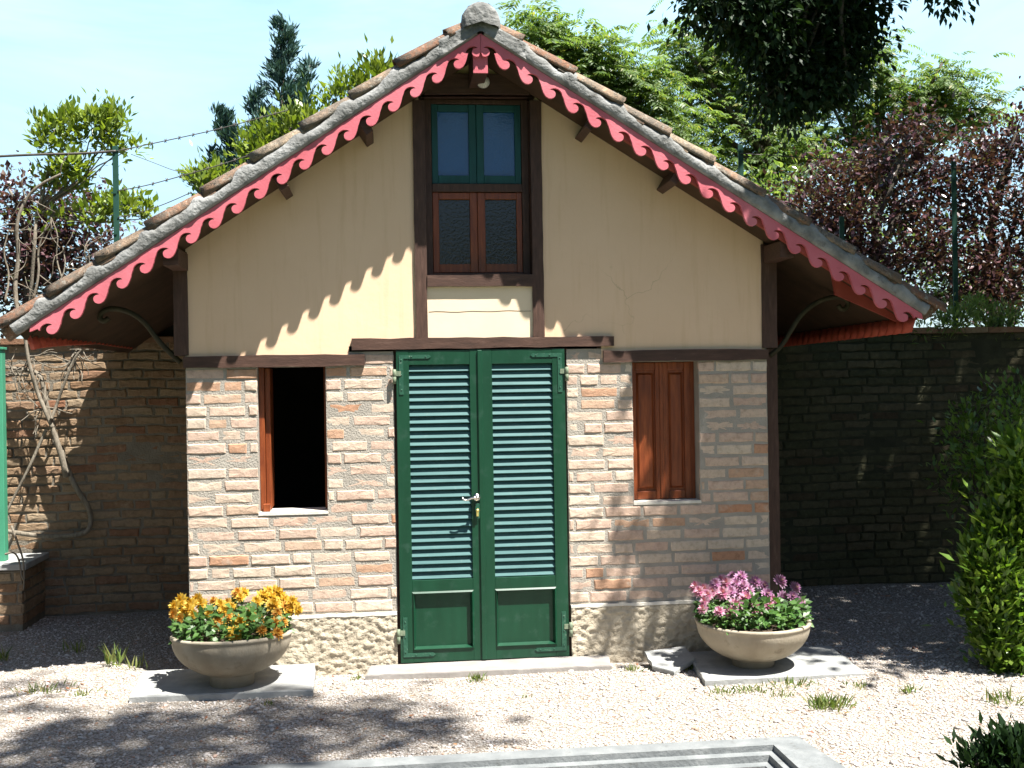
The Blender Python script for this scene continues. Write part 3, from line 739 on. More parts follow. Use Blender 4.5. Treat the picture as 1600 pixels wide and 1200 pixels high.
# bargeboards: running-wave scroll digitised once, repeated down the slope
UN = [(715, 1000), (728, 950), (755, 905), (795, 872), (845, 851), (895, 848), (935, 856), (965, 878), (925, 884), (890, 898), (862, 926), (849, 962), (855, 1005), (880, 1040), (930, 1061), (990, 1052), (1050, 1008), (1093, 935), (1122, 850), (1142, 765), (1156, 722)]
UP, USL = 458.0, 0.698
def unit(k):           # -> list of (x fraction in pitches relative to the lobe bottom, drop below slope line in m)
    res = []
    for x, y in UN:
        f = (x - 930) / UP
        v = (y - (1061 - USL * (x - 930))) * 0.000291      # + = below the line through the lobe bottoms
        res.append((f, v))
    return res
LOB = 0.122            # lobe bottom line below the board's top edge
def bargeboard(sd, xfirst, xlast):
    n = 19; pitch = (xlast - xfirst) / (n - 1)
    edge = []          # from the eave end (outer) to the ridge (inner)
    for k in range(n - 1, -2, -1):
        xc = xfirst + k * pitch
        for q_, (f, v) in enumerate(unit(k)):
            x = (xc if k >= 0 else 0.030) - f * pitch
            if k < 0 and (x < 0.0012 or q_ > 15): break
            edge.append((x, v))
    pts = []
    xe = xlast + pitch * 0.62
    pts.append((xe + 0.03, 0.0)); pts.append((xe + 0.035, 0.030)); pts.append((xe - 0.01, 0.042))
    for x, v in edge: 
        if x < xe - 0.015: pts.append((x, LOB + v))
    pts.append((0.0012, LOB - 0.012)); pts.append((0.0012, 0.0))
    out = [(sd * x, zline(sd * x) - v) for x, v in pts]
    m2 = MB(); m2.prism(out, -EF - 0.012, -EF + 0.012)
    b = m2.build('bargeboard', M['pink'], hut, tri=True)
xa = [abs(P(x, y, -EF).x) for x, y in ((715, 112), (80, 522), (790, 110), (1412, 500))]
bargeboard(-1, xa[0], xa[1]); bargeboard(1, xa[2], xa[3])

# ridge beam end (painted) and purlin ends (dark), rafters behind the boards
mb = MB(); mb.box(-0.046, 0.044, -EF + 0.022, 0.0, APX - 0.235, APX - 0.05); rb_ = mb.build('ridge_beam', M['timber'], hut, bevel=0.004)
mb = MB(); mb.box(-0.046, 0.044, -EF + 0.0135, -EF + 0.0215, APX - 0.235, APX - 0.05); mb.build('beam_end', M['pink'], rb_, bevel=0.002)
def purlin(px, py, sd, w=0.052, h=0.085):
    p = P(px, py, -EF + 0.06); m2 = MB(); x = p.x
    M_ = Matrix.Translation((x, 0, zline(x) - 0.045 - 0.062)) @ Matrix.Rotation(math.atan(SLL if sd < 0 else -SLR) * -1 * (1 if sd < 0 else 1), 4, 'Y')
    m2.box(-w / 2, w / 2, -EF + 0.03, 0.0, -0.040, 0.062, 0, M_)
    m2.build('purlin', M['timber'], hut, bevel=0.004)
for px, py, sd in ((572, 190, -1), (440, 280, -1), (922, 192, 1), (1055, 285, 1)): purlin(px, py, sd)
# eave purlins carrying the overhang (run the depth of the roof)
for sd, x in ((-1, XL - 0.02), (1, XR + 0.03)):
    m2 = MB(); z = zline(x) - 0.045
    m2.box(x - 0.045, x + 0.045, -EF + 0.05, YB - 0.3, z - 0.12, z - 0.012); m2.build('purlin', M['timber'], hut, bevel=0.004)
# red inner boards behind each bargeboard (the flying rafter)
for sd in (1,):
    a, c = 0.85, abs(xa[1 if sd < 0 else 3]) + 0.02
    m2 = MB(); m2.prism([(sd * a, zline(sd * a) - 0.046), (sd * c, zline(sd * c) - 0.046), (sd * c, zline(sd * c) - 0.085), (sd * a, zline(sd * a) - 0.085)], -EF + 0.0125, -EF + 0.05)
    m2.build('rafter', M['redboard'], hut)
# soffit board at the right eave
m2 = MB(); m2.prism([(2.28, zline(2.28) - 0.05), (2.76, zline(2.76) - 0.05), (2.76, zline(2.76) - 0.075), (2.30, zline(2.30) - 0.16)], -0.20, -0.17); m2.build('soffit_board', M['redboard'], hut)

# corrugated red valances under the two eaves
def valance(sd, x, z_of, h):
    n = 150; vs = []; y0, y1 = -EF + 0.02, DEPTH - 0.03
    for i in range(n + 1):
        f = i / n; y = y0 + (y1 - y0) * f; wv = 0.020 * math.cos(2 * math.pi * (y - y0) / 0.115)
        zt = z_of(f) + h; zb = z_of(f)
        vs += [(x + wv, y, zt), (x - sd * 0.03 + wv, y, zb + 0.004 * math.cos(2 * math.pi * (y - y0) / 0.115))]
    fs = [(2 * i, 2 * i + 1, 2 * i + 3, 2 * i + 2) for i in range(n)]
    m2 = MB(); m2.add(vs, fs, 0, True); o = m2.build('eave_valance', M['redsheet'], hut)
    md = o.modifiers.new('thick', 'SOLIDIFY'); md.thickness = 0.006
valance(-1, -2.685, lambda f: 2.015 + 0.09 * min(1, f * 1.8) ** 0.7, 0.085)
valance(1, 2.745, lambda f: 2.060 - 0.015 * f, 0.10)

# iron scroll brackets
def bracket(pts, Y):
    m2 = MB(); w_ = [P(x, y, Y) for x, y in pts]
    # smooth the polyline
    for _ in range(2):
        q = [w_[0]]
        for a, b in zip(w_[:-1], w_[1:]): q += [a * 0.75 + b * 0.25, a * 0.25 + b * 0.75]
        q.append(w_[-1]); w_ = q
    m2.tube(w_, 0.017, 8); m2.build('bracket', M['iron'], hut)
bracket([(282, 566), (262, 548), (244, 528), (228, 505), (208, 490), (188, 483), (170, 482), (158, 488), (155, 498), (163, 503), (170, 497)], 0.10)
bracket([(1203, 556), (1222, 540), (1236, 516), (1250, 493), (1272, 474), (1298, 464), (1316, 464), (1326, 472), (1323, 482), (1314, 484), (1310, 477)], 0.10)

# ---- doors
m2 = MB()
m2.box(DX0 - 0.012, DX0 + 0.012, 0.022, 0.10, 0.0, DTOP); m2.box(DX1 - 0.012, DX1 + 0.012, 0.022, 0.10, 0.0, DTOP); m2.box(DX0 + 0.013, DX1 - 0.013, 0.03, 0.10, DTOP - 0.03, DTOP)
m2.build('door_frame', M['timber_v'], hut)
ZL0, ZL1 = 0.535, 1.905                     # louvre field
def door(x0, x1, ix0, ix1, handed):
    yF, yB = -0.022, 0.018
    m2 = MB()
    m2.box(x0, ix0, yF, yB, 0.012, DTOP - 0.004); m2.box(ix1, x1, yF, yB, 0.012, DTOP - 0.004)
    m2.box(ix0, ix1, yF + 0.001, yB - 0.001, ZL1, DTOP - 0.005); m2.box(ix0, ix1, yF + 0.001, yB - 0.001, 0.455, ZL0); m2.box(ix0, ix1, yF + 0.001, yB - 0.001, 0.013, 0.095)
    d = m2.build('door', M['green'], hut, bevel=0.0022)
    # slats
    m2 = MB(); n = 29; pitch = (ZL1 - ZL0) / n
    for i in range(n):
        z = ZL0 + (i + 0.5) * pitch
        M_ = Matrix.Translation(((ix0 + ix1) / 2, -0.002, z)) @ Matrix.Rotation(R(-42 + random.uniform(-1.5, 1.5)), 4, 'X') @ Matrix.Rotation(random.uniform(-0.003, 0.003), 4, 'Y')
        # long axis x, depth y rising to the back
        hw = (ix1 - ix0) / 2 + 0.001
        m2.box(-hw, hw, -0.023, 0.023, -0.005, 0.005, 0, Matrix.Translation(((ix0 + ix1) / 2, 0.002, z)) @ Matrix.Rotation(R(60 + random.uniform(-1.5, 1.5)), 4, 'X') @ Matrix.Rotation(random.uniform(-0.003, 0.003), 4, 'Y'))
    m2.build('louvres', M['slat'], d, bevel=0.002)
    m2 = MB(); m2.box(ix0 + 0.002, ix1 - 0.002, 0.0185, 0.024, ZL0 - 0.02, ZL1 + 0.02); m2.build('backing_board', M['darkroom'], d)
    # lower panel with moulding frame
    m2 = MB(); m2.box(ix0, ix1, 0.004, 0.014, 0.096, 0.454)
    m2.build('lower_panel', M['green'], d)
    m2 = MB(); a, b, c, e = ix0 - 0.004, ix1 + 0.004, 0.088, 0.462; wd = 0.022
    def mould(p0, p1, q0, q1):     # outer edge p, inner edge q
        (x, z), (x_, z_) = p0, p1; (u, v), (u_, v_) = q0, q1
        vs = [(x, yF, z), (x_, yF, z_), (x_, yF - 0.008, z_), (x, yF - 0.008, z), (u, 0.003, v), (u_, 0.003, v_), (u_ , yF - 0.006, v_), (u, yF - 0.006, v)]
        h = 0.45
        mid = [(x + (u - x) * h, yF - 0.009, z + (v - z) * h), (x_ + (u_ - x_) * h, yF - 0.009, z_ + (v_ - z_) * h)]
        m2.add([vs[0], vs[1], mid[1], mid[0], vs[5], vs[4]], [(0, 1, 2, 3), (3, 2, 4, 5)])
    O = [(a, c), (b, c), (b, e), (a, e)]; I = [(a + wd, c + wd), (b - wd, c + wd), (b - wd, e - wd), (a + wd, e - wd)]
    for i in range(4): mould(O[i], O[(i + 1) % 4], I[i], I[(i + 1) % 4])
    m2.build('moulding', M['green'], d)
    # strap hinges: L plates top and bottom + pin knuckles
    out = x0 if handed < 0 else x1; sg = 1 if handed < 0 else -1
    for zt, up in ((DTOP - 0.045, -1), (0.062, 1)):
        m2 = MB()
        A = out + sg * 0.018
        L = [(A, zt - up * 0.012), (A + sg * 0.19, zt - up * 0.012), (A + sg * 0.205, zt), (A + sg * 0.19, zt + up * 0.012), (A + sg * 0.028, zt + up * 0.012), (A + sg * 0.028, zt + up * 0.24), (A, zt + up * 0.24)]
        m2.prism(L, yF - 0.004, yF - 0.0005)
        for q in range(5):
            if q < 2: c_ = (A + sg * (0.08 + 0.09 * q), zt)
            else: c_ = (A + sg * 0.014, zt + up * (0.02 + 0.095 * (q - 2)))
            m2.lathe([(0.0045, 0), (0.0045, 0.0025), (0.002, 0.004), (0.0001, 0.0042)], (c_[0], yF - 0.004, c_[1]), 8, 0, Matrix.Rotation(R(90), 4, 'X'))
        h = m2.build('strap_hinge', M['hardware'], d)
        zk = DTOP - 0.17 if zt > 1 else 0.185
        m2 = MB()
        m2.lathe([(0.0001, -0.045), (0.012, -0.045), (0.012, -0.002), (0.0095, 0.0), (0.012, 0.002), (0.012, 0.045), (0.0001, 0.047)], (out - sg * 0.012, yF - 0.010, zk), 12)
        m2.box(min(out - sg * 0.012, out + sg * 0.03), max(out - sg * 0.012, out + sg * 0.03), yF - 0.008, yF - 0.001, zk + 0.004, zk + 0.035)
        m2.build('hinge_pin', M['oldhinge'], h)
    return d
dl = door(DX0 + 0.006, -0.012, -0.458, -0.072, -1)
dr = door(-0.008, DX1 - 0.006, 0.072, 0.462, 1)
m2 = MB(); m2.box(-0.022, 0.008, -0.034, -0.0225, 0.014, DTOP - 0.008); m2.build('meeting_strip', M['green'], dr, bevel=0.004)
# lever handle and cylinder lock
hp = P(743, 777, -0.034)
m2 = MB(); rx90 = Matrix.Rotation(R(90), 4, 'X')
m2.lathe([(0.0001, 0.0), (0.024, 0.0), (0.024, 0.006), (0.018, 0.010), (0.012, 0.012), (0.010, 0.03), (0.013, 0.04), (0.012, 0.052), (0.0001, 0.054)], (hp.x + 0.008, -0.0345, hp.z), 20, 0, rx90)
cpts = [(0.0, 0), (-0.02, 0.003), (-0.042, -0.001), (-0.062, -0.010), (-0.078, -0.012), (-0.090, -0.006), (-0.097, 0.006)]
m2.tube([(hp.x + 0.008 + a, -0.0345 - 0.046 - 0.004 * (i > 2), hp.z + b) for i, (a, b) in enumerate(cpts)], [0.010, 0.009, 0.0075, 0.007, 0.007, 0.0065, 0.005], 10)
hnd = m2.build('handle', M['chrome'], dl)
m2 = MB(); kp = P(746, 799, -0.034)
m2.box(kp.x - 0.014, kp.x + 0.014, -0.038, -0.0345, kp.z - 0.045, kp.z + 0.05)
m2.build('lock_plate', M['hardware'], dl, bevel=0.003)
m2 = MB(); m2.lathe([(0.0001, 0), (0.0105, 0), (0.0105, 0.010), (0.0001, 0.0105)], (kp.x, -0.0385, kp.z + 0.006), 14, 0, rx90); m2.box(kp.x - 0.007, kp.x + 0.007, -0.048, -0.0385, kp.z - 0.030, kp.z + 0.002)
m2.build('lock_cylinder', M['brass'], dl)

# ---- right window: two closed panelled shutters deep in the reveal
def wsill(w):
    m3 = MB(); m3.prism([(w[0] - 0.004, SILL - 0.016), (w[1] + 0.004, SILL - 0.016), (w[1] + 0.002, SILL + 0.002), (w[0] - 0.002, SILL + 0.002)], -0.004, 0.24); m3.build('window_sill', M['ledge'], hut)
wsill(W1); wsill(W2)
ry = 0.105
def shutter(x0, x1, name='shutter', y=ry):
    m3 = MB(); z0, z1 = SILL + 0.006, BB - 0.002; b = 0.042
    m3.box(x0, x0 + b, y, y + 0.035, z0, z1); m3.box(x1 - b, x1, y, y + 0.035, z0, z1)
    m3.box(x0 + b, x1 - b, y + 0.001, y + 0.034, z1 - 0.05, z1 - 0.001); m3.box(x0 + b, x1 - b, y + 0.001, y + 0.034, z0 + 0.001, z0 + 0.055)
    s = m3.build(name, M['wood'], hut, bevel=0.004)
    m3 = MB(); m3.box(x0 + b - 0.002, x1 - b + 0.002, y + 0.018, y + 0.026, z0 + 0.05, z1 - 0.045)
    a, c, e, f = x0 + b + 0.022, x1 - b - 0.022, z0 + 0.085, z1 - 0.085
    vs = [(a - 0.014, y + 0.0178, e - 0.014), (c + 0.014, y + 0.0178, e - 0.014), (c + 0.014, y + 0.0178, f + 0.014), (a - 0.014, y + 0.0178, f + 0.014), (a, y + 0.006, e), (c, y + 0.006, e), (c, y + 0.006, f), (a, y + 0.006, f)]
    m3.add(vs, [(4, 5, 6, 7), (0, 1, 5, 4), (1, 2, 6, 5), (2, 3, 7, 6), (3, 0, 4, 7)])
    m3.build('shutter_panel', M['wood'], s)
    return s
wm = (W2[0] + W2[1]) / 2 - 0.004
shutter(W2[0] + 0.002, wm - 0.001); s2 = shutter(wm + 0.001, W2[1] - 0.03)
m3 = MB(); m3.box(wm - 0.014, wm + 0.012, ry - 0.008, ry - 0.0005, SILL + 0.008, BB - 0.004); m3.build('cover_strip', M['wood'], s2, bevel=0.003)
m3 = MB(); m3.box(W2[1] - 0.030, W2[1] - 0.002, ry + 0.008, ry + 0.05, SILL + 0.004, BB); m3.build('window_frame', M['wood'], hut)
# ---- left window: dark opening, frame on the left with the shutter swung inward
m3 = MB(); m3.box(W1[0] + 0.001, W1[0] + 0.034, 0.085, 0.14, SILL + 0.004, BB); m3.box(W1[1] - 0.02, W1[1] - 0.001, 0.12, 0.17, SILL + 0.004, BB)
wf = m3.build('window_frame', M['wood'], hut, bevel=0.003)
m3 = MB(); m3.box(W1[0] + 0.036, W1[0] + 0.068, 0.12, 0.15, SILL + 0.012, BB - 0.006); m3.box(W1[0] + 0.036, W1[0] + 0.066, 0.15, 0.34, SILL + 0.013, BB - 0.007)
m3.build('shutter', M['wood'], hut, bevel=0.003)
m3 = MB(); m3.box(W1[0] + 0.022, W1[0] + 0.066, 0.035, 0.075, SILL + 0.004, SILL + 0.052); m3.build('shutter_stop', M['wood'], hut, bevel=0.004)

# ---- gable window
wy = 0.095
wn_ = MB()
wx0, wx1, z0, z1 = -0.3315, 0.3455, WZ0 + 0.001, 3.630
wn_.box(wx0, wx0 + 0.045, wy, wy + 0.07, z0, z1); wn_.box(wx1 - 0.045, wx1, wy, wy + 0.07, z0, z1)
wn_.box(wx0 + 0.045, wx1 - 0.045, wy + 0.001, wy + 0.069, z1 - 0.03, z1 - 0.001); wn_.box(wx0 + 0.045, wx1 - 0.045, wy - 0.004, wy + 0.069, 3.028, 3.080); wn_.box(wx0 + 0.045, wx1 - 0.045, wy + 0.001, wy + 0.069, z0 + 0.001, z0 + 0.022)
win = wn_.build('window', M['timber_v'], hut, bevel=0.003)
def sash(x0, x1, za, zb, wood, glass, bl, br, bt, bb_):
    m3 = MB(); y = wy + 0.012
    m3.box(x0, x0 + bl, y, y + 0.04, za, zb); m3.box(x1 - br, x1, y, y + 0.04, za, zb)
    m3.box(x0 + bl, x1 - br, y + 0.001, y + 0.039, za + 0.001, za + bb_); m3.box(x0 + bl, x1 - br, y + 0.001, y + 0.039, zb - bt, zb - 0.001)
    s = m3.build('sash', M[wood], win, bevel=0.003)
    m3 = MB(); m3.box(x0 + bl - 0.004, x1 - br + 0.004, y + 0.022, y + 0.028, za + bb_ - 0.004, zb - bt + 0.004); m3.build('pane', M[glass], win)
a, b = wx0 + 0.047, wx1 - 0.047; mid = 0.006
sash(a, mid - 0.001, 3.082, z1 - 0.032, 'teal', 'glass_skytint', 0.040, 0.048, 0.045, 0.055)
sash(mid + 0.001, b, 3.082, z1 - 0.032, 'teal', 'glass_skytint', 0.048, 0.040, 0.045, 0.055)
sash(a, mid - 0.001, z0 + 0.024, 3.026, 'wood', 'glass', 0.040, 0.048, 0.045, 0.055)
sash(mid + 0.001, b, z0 + 0.024, 3.026, 'wood', 'glass', 0.050, 0.036, 0.045, 0.055)
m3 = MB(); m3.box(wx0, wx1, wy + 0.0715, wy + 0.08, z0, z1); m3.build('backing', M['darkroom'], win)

# ---- lamp under the gable peak
lp = P(755, 128, -0.10)
lamp = thing('globe_lamp', (lp.x, -0.02, lp.z + 0.03), 'small dull white globe lamp under the gable peak above the upper window', 'lamp')
m3 = MB(); m3.lathe([(0.0001, -0.040)] + [(0.042 * math.sin(math.pi * k / 10), -0.040 * math.cos(math.pi * k / 10)) for k in range(1, 9)] + [(0.024, 0.036)], (lp.x, -0.10, lp.z), 24); m3.build('globe', M['globe'], lamp)
m3 = MB(); m3.lathe([(0.027, 0.030), (0.029, 0.050), (0.022, 0.064), (0.0001, 0.066)], (lp.x, -0.10, lp.z), 20)
m3.tube([(lp.x, -0.10, lp.z + 0.055), (lp.x, -0.06, lp.z + 0.062), (lp.x, -0.018, lp.z + 0.055)], 0.010, 8); m3.box(lp.x - 0.03, lp.x + 0.03, -0.020, -0.0, lp.z + 0.02, lp.z + 0.09)
m3.build('lamp_holder', M['timber'], lamp)

# ------------------------------------------------------------------ doorstep, slabs
def slab(name, pts, z0, z1, mat, label, cat, tilt=None, chip=0.006):
    n_pts = []
    for i in range(len(pts)):
        a = Vector(pts[i]); b = Vector(pts[(i + 1) % len(pts)]); k = max(2, int((b - a).length / 0.07))
        for q in range(k): n_pts.append(a + (b - a) * (q / k) + Vector((random.uniform(-chip, chip), random.uniform(-chip, chip))))
    c = sum(n_pts, Vector((0, 0))) / len(n_pts)
    m3 = MB(); n = len(n_pts)
    ring = lambda s, z: [(c.x + (p.x - c.x) * s, c.y + (p.y - c.y) * s, z + random.uniform(-0.0015, 0.0015)) for p in n_pts]
    vs = ring(1, z0) + ring(1, z1 - 0.006) + ring(0.985, z1)
    fs = [(i, (i + 1) % n, n + (i + 1) % n, n + i) for i in range(n)] + [(n + i, n + (i + 1) % n, 2 * n + (i + 1) % n, 2 * n + i) for i in range(n)] + [tuple(range(2 * n, 3 * n)), tuple(range(n - 1, -1, -1))]
    if tilt is not None:
        vs = [tilt @ Vector(v) for v in vs]
    m3.add(vs, fs); o = m3.build(name, M[mat], None, tri=True, origin=(c.x, c.y, z0))
    tag(o, label, cat); return o
slab('doorstep', [(-0.755, -0.255), (0.765, -0.285), (0.80, -0.022), (-0.74, -0.022)], -0.10, 0.008, 'threshold', 'long pale stone doorstep at the foot of the green doors', 'doorstep')
slab('stone_slab', [(-2.085, -0.62), (-1.045, -0.655), (-1.075, -0.035), (-2.13, -0.035)], -0.06, 0.040, 'slab', 'square grey stone slab under the planter of orange flowers', 'paving slab')
slab('stone_slab', [(1.215, -0.80), (2.20, -0.80), (2.26, -0.12), (1.30, -0.12)], -0.06, 0.030, 'slab', 'grey stone slab under the planter of pink flowers', 'paving slab')
tl = Matrix.Translation((1.13, -0.27, 0.035)) @ Matrix.Rotation(R(-4), 4, 'Y') @ Matrix.Rotation(R(4), 4, 'X') @ Matrix.Translation((-1.13, 0.27, -0.035))
slab('stone_fragment', [(1.00, -0.40), (1.10, -0.55), (1.285, -0.36), (1.29, -0.10), (1.02, -0.12)], 0.015, 0.042, 'slab', 'broken tilted piece of grey slab against the plinth left of the pink flower planter', 'stone', tilt=tl)
# planters
def planter(cx, cy, zb, r, label, group, tilt):
    t_ = thing('planter_bowl', (cx, cy, zb), label, 'planter', group)
    M_ = Matrix.Rotation(R(tilt), 4, 'X')
    m3 = MB()
    H = 0.232
    prof = [(0.0001, -0.07), (0.125, -0.07), (0.128, -0.004)]
    for k in range(0, 15):
        a = R(24) + (R(90) - R(24)) * k / 14; prof.append(((r - 0.008) * math.sin(a), (H - 0.022) * (1 - (math.cos(a) / math.cos(R(24)))) * 1.0))
    prof += [(r - 0.003, H - 0.018), (r, H - 0.010), (r - 0.002, H), (r - 0.012, H + 0.003), (r - 0.032, H - 0.001), (r - 0.038, H - 0.02), (r - 0.06, H - 0.07)]
    m3.lathe(prof, (cx, cy, zb), 72, 0, M_, 0.0015); m3.build('bowl', M['concrete'], t_)
    m3 = MB(); m3.lathe([(r - 0.045, H - 0.04), (r * 0.6, H - 0.02), (0.0001, H - 0.005)], (cx, cy, zb), 30, 0, M_, 0.02); m3.build('soil', M['soil'], t_)
    return M_, H
bl = P(362, 985, -0.42); br = P(1176, 975, -0.50)
ML, HL = planter(bl.x, -0.425, 0.100, 0.352, 'round grey concrete bowl planter holding orange flowers, left of the doors', 'concrete bowl planters beside the hut', -4.0)
MR, HR = planter(br.x, -0.50, 0.075, 0.350, 'round grey concrete bowl planter holding pink flowers, right of the doors', 'concrete bowl planters beside the hut', 1.0)

# ------------------------------------------------------------------ leaf builders
def unitv(n):
    v = RNG.normal(size=(n, 3)); return v / np.linalg.norm(v, axis=1, keepdims=True)
def norm(v): return v / np.maximum(np.linalg.norm(v, axis=1, keepdims=True), 1e-9)
def kites(pos, ax, nr, L, W, fold=0.12, curl=0.1):
    # folded six-vertex leaf as two quads sharing the midrib (returned as separate-vertex quads is wasteful; one leaf = one island)
    ax = norm(ax); sd = norm(np.cross(ax, nr)); nr = np.cross(sd, ax)
    L = np.asarray(L)[:, None]; W = np.asarray(W)[:, None]
    b = pos; m = pos + ax * L * 0.5 - nr * W * fold; tp = pos + ax * L - nr * L * curl
    l1 = pos + ax * L * 0.42 + sd * W * 0.5; r1 = pos + ax * L * 0.42 - sd * W * 0.5
    return np.stack([b, l1, tp, r1, m], 1)            # 5 verts; faces (0,1,4),(1,2,4),(2,3,4),(3,0,4) -> as two quads
def leaf_mesh(name, K, mat, parent):
    n = len(K); V = K.reshape(-1, 3)
    base = (np.arange(n) * 5)[:, None]
    Fc = np.concatenate([base + np.array([[0, 4, 2, 1]]), base + np.array([[0, 3, 2, 4]])], 1).reshape(-1, 4)
    return fast_faces(name, V, Fc, mat, parent)

def clump_points(c, rad, n, sub, spread):
    # leaves gathered in sub-clumps spread through the ellipsoid, so gaps stay open between them
    c = np.array(c); rad = np.array(rad)
    d = unitv(sub) * (RNG.random((sub, 1)) ** 0.45) * rad + c
    idx = RNG.integers(0, sub, n)
    return d[idx] + RNG.normal(size=(n, 3)) * spread * (0.6 + RNG.random((n, 1)) * 0.8), d, idx

def blob_leaves(clusters, leafL, aspect=0.45, up=0.35, out=0.6, dens=None, spread=0.13, sub=None):
    K = []; subs = []
    for c, rad, n in clusters:
        ns = sub or max(4, int(n / 55))
        p, d, idx = clump_points(c, rad, n, ns, spread)
        dirv = norm((p - d[idx])) * out + unitv(n) * 0.6 + np.array([0, 0, up])
        nr = norm(unitv(n) * 0.7 + np.array([0, 0, 1.0]))
        L = leafL * np.clip(RNG.normal(0.95, 0.24, n), 0.4, 1.5)
        K.append(kites(p, dirv, nr, L, L * aspect * RNG.uniform(0.8, 1.2, n)))
        subs.append((np.array(c), d))
    return np.concatenate(K), subs

def limb(mb, a, b, r0, r1, sag=0.15, n=6, seg=6):
    a = Vector(a); b = Vector(b); L = (b - a).length; pts = []; rd = []
    o = Vector([random.uniform(-1, 1) for _ in range(3)]) * L * sag
    for i in range(n + 1):
        f = i / n; p = a.lerp(b, f) + o * math.sin(math.pi * f) + Vector([random.uniform(-1, 1) for _ in range(3)]) * L * 0.015
        pts.append(p); rd.append(r0 + (r1 - r0) * f)
    mb.tube(pts, rd, seg)

def tree(name, base, trunk_top, clusters, leafL, mat, label, cat, group=None, aspect=0.45, spread=0.13, bark='bark', r0=0.09, up=0.35, crown='crown', stem='trunk', twigs=3, sub=None):
    t_ = thing(name, base, label, cat, group)
    K, subs = blob_leaves(clusters, leafL, aspect, up, spread=spread, sub=sub)
    m3 = MB(); limb(m3, base, trunk_top, r0, r0 * 0.6, 0.04, 8, 9)
    for c, d in subs:
        limb(m3, trunk_top, c, r0 * 0.45, r0 * 0.16, 0.1)
        for q in d[RNG.integers(0, len(d), min(twigs, len(d)))]: limb(m3, c, q, r0 * 0.14, r0 * 0.05, 0.1, 4, 5)
    m3.build(stem, M[bark], t_)
    leaf_mesh(crown, K, M[mat], t_)
    return t_

# ------------------------------------------------------------------ flowers in the bowls
def flower_mesh(name, mat, rad, rings, seed):
    rr = np.random.default_rng(seed); K = []
    for q in range(rings):
        n = 13 - 3 * q; el = 0.05 + q * 1.25 / rings
        for k in range(n):
            a = 2 * math.pi * (k + 0.5 * (q % 2)) / n + rr.uniform(-0.1, 0.1); e = el + rr.uniform(-0.12, 0.12)
            ax = np.array([[math.cos(a) * math.cos(e), math.sin(a) * math.cos(e), math.sin(e)]])
            nr = np.array([[-math.cos(a) * math.sin(e), -math.sin(a) * math.sin(e), math.cos(e)]])
            L = rad * (1 - 0.14 * q) * rr.uniform(0.9, 1.1)
            K.append(kites(np.array([[0, 0, rad * 0.12 * q]]), ax, nr, [L], [L * 0.55], -0.08, -0.04 if q < 2 else -0.15))
    K = np.concatenate(K); n = len(K); V = K.reshape(-1, 3)
    base = (np.arange(n) * 5)[:, None]
    Fc = np.concatenate([base + np.array([[0, 4, 2, 1]]), base + np.array([[0, 3, 2, 4]])], 1).reshape(-1, 4)
    o = fast_faces(name, V, Fc, mat, None); me = o.data; bpy.data.objects.remove(o); return me

def flower_bowl(name, cx, cy, zb, M_, H, r, mats, spots, label, cat, nleaf, fr):
    p = thing(name, (cx, cy, zb + H - 0.03), label, cat)
    top = Vector((cx, cy, zb)) + (M_ @ Vector((0, 0, H)))
    heads = []
    vars_ = [flower_mesh('flower', m, fr, 4, i) for i, m in enumerate(mats)]
    m3 = MB()
    for (x, y, z, kind, s) in spots:
        o = bpy.data.objects.new('flower', vars_[kind]); C.objects.link(o); o.parent = p
        loc = top + Vector((x, y, z)); o.location = loc - ORG[p]
        dirv = Vector((x * 1.2, y * 1.0 - 0.42, 0.36)).normalized() + Vector([random.uniform(-0.3, 0.3) for _ in range(3)])
        o.rotation_euler = dirv.to_track_quat('Z', 'Y').to_euler(); o.scale = (s, s, s)
        root = top + Vector((x * 0.6, y * 0.6, -0.03)); limb(m3, root, loc - dirv.normalized() * 0.004, 0.0035, 0.0025, 0.05, 4, 5)
    m3.build('stems', M['l_flower'], p)
    n = nleaf
    a = RNG.uniform(0, 6.28, n); rr = (r - 0.02) * np.sqrt(RNG.random(n)); x = rr * np.cos(a) * 1.04; y = rr * np.sin(a)
    hmax = 0.165 * (1 - 0.45 * (rr / r) ** 2)
    z = RNG.uniform(-0.02, 1, n) * hmax
    pos = np.stack([x, y, z], 1) + np.array(top)
    ax = norm(np.stack([x, y - 0.04, np.full(n, 0.06)], 1) * 2.2 + unitv(n) * 0.5); nr = norm(unitv(n) * 0.5 + np.array([0, -0.5, 1.0]))
    L = RNG.uniform(0.035, 0.066, n)
    K = kites(pos, ax, nr, L, L * 0.66, 0.1, 0.14)
    # a few hang over the rim
    leaf_mesh('foliage', K, M['l_flower'], p)

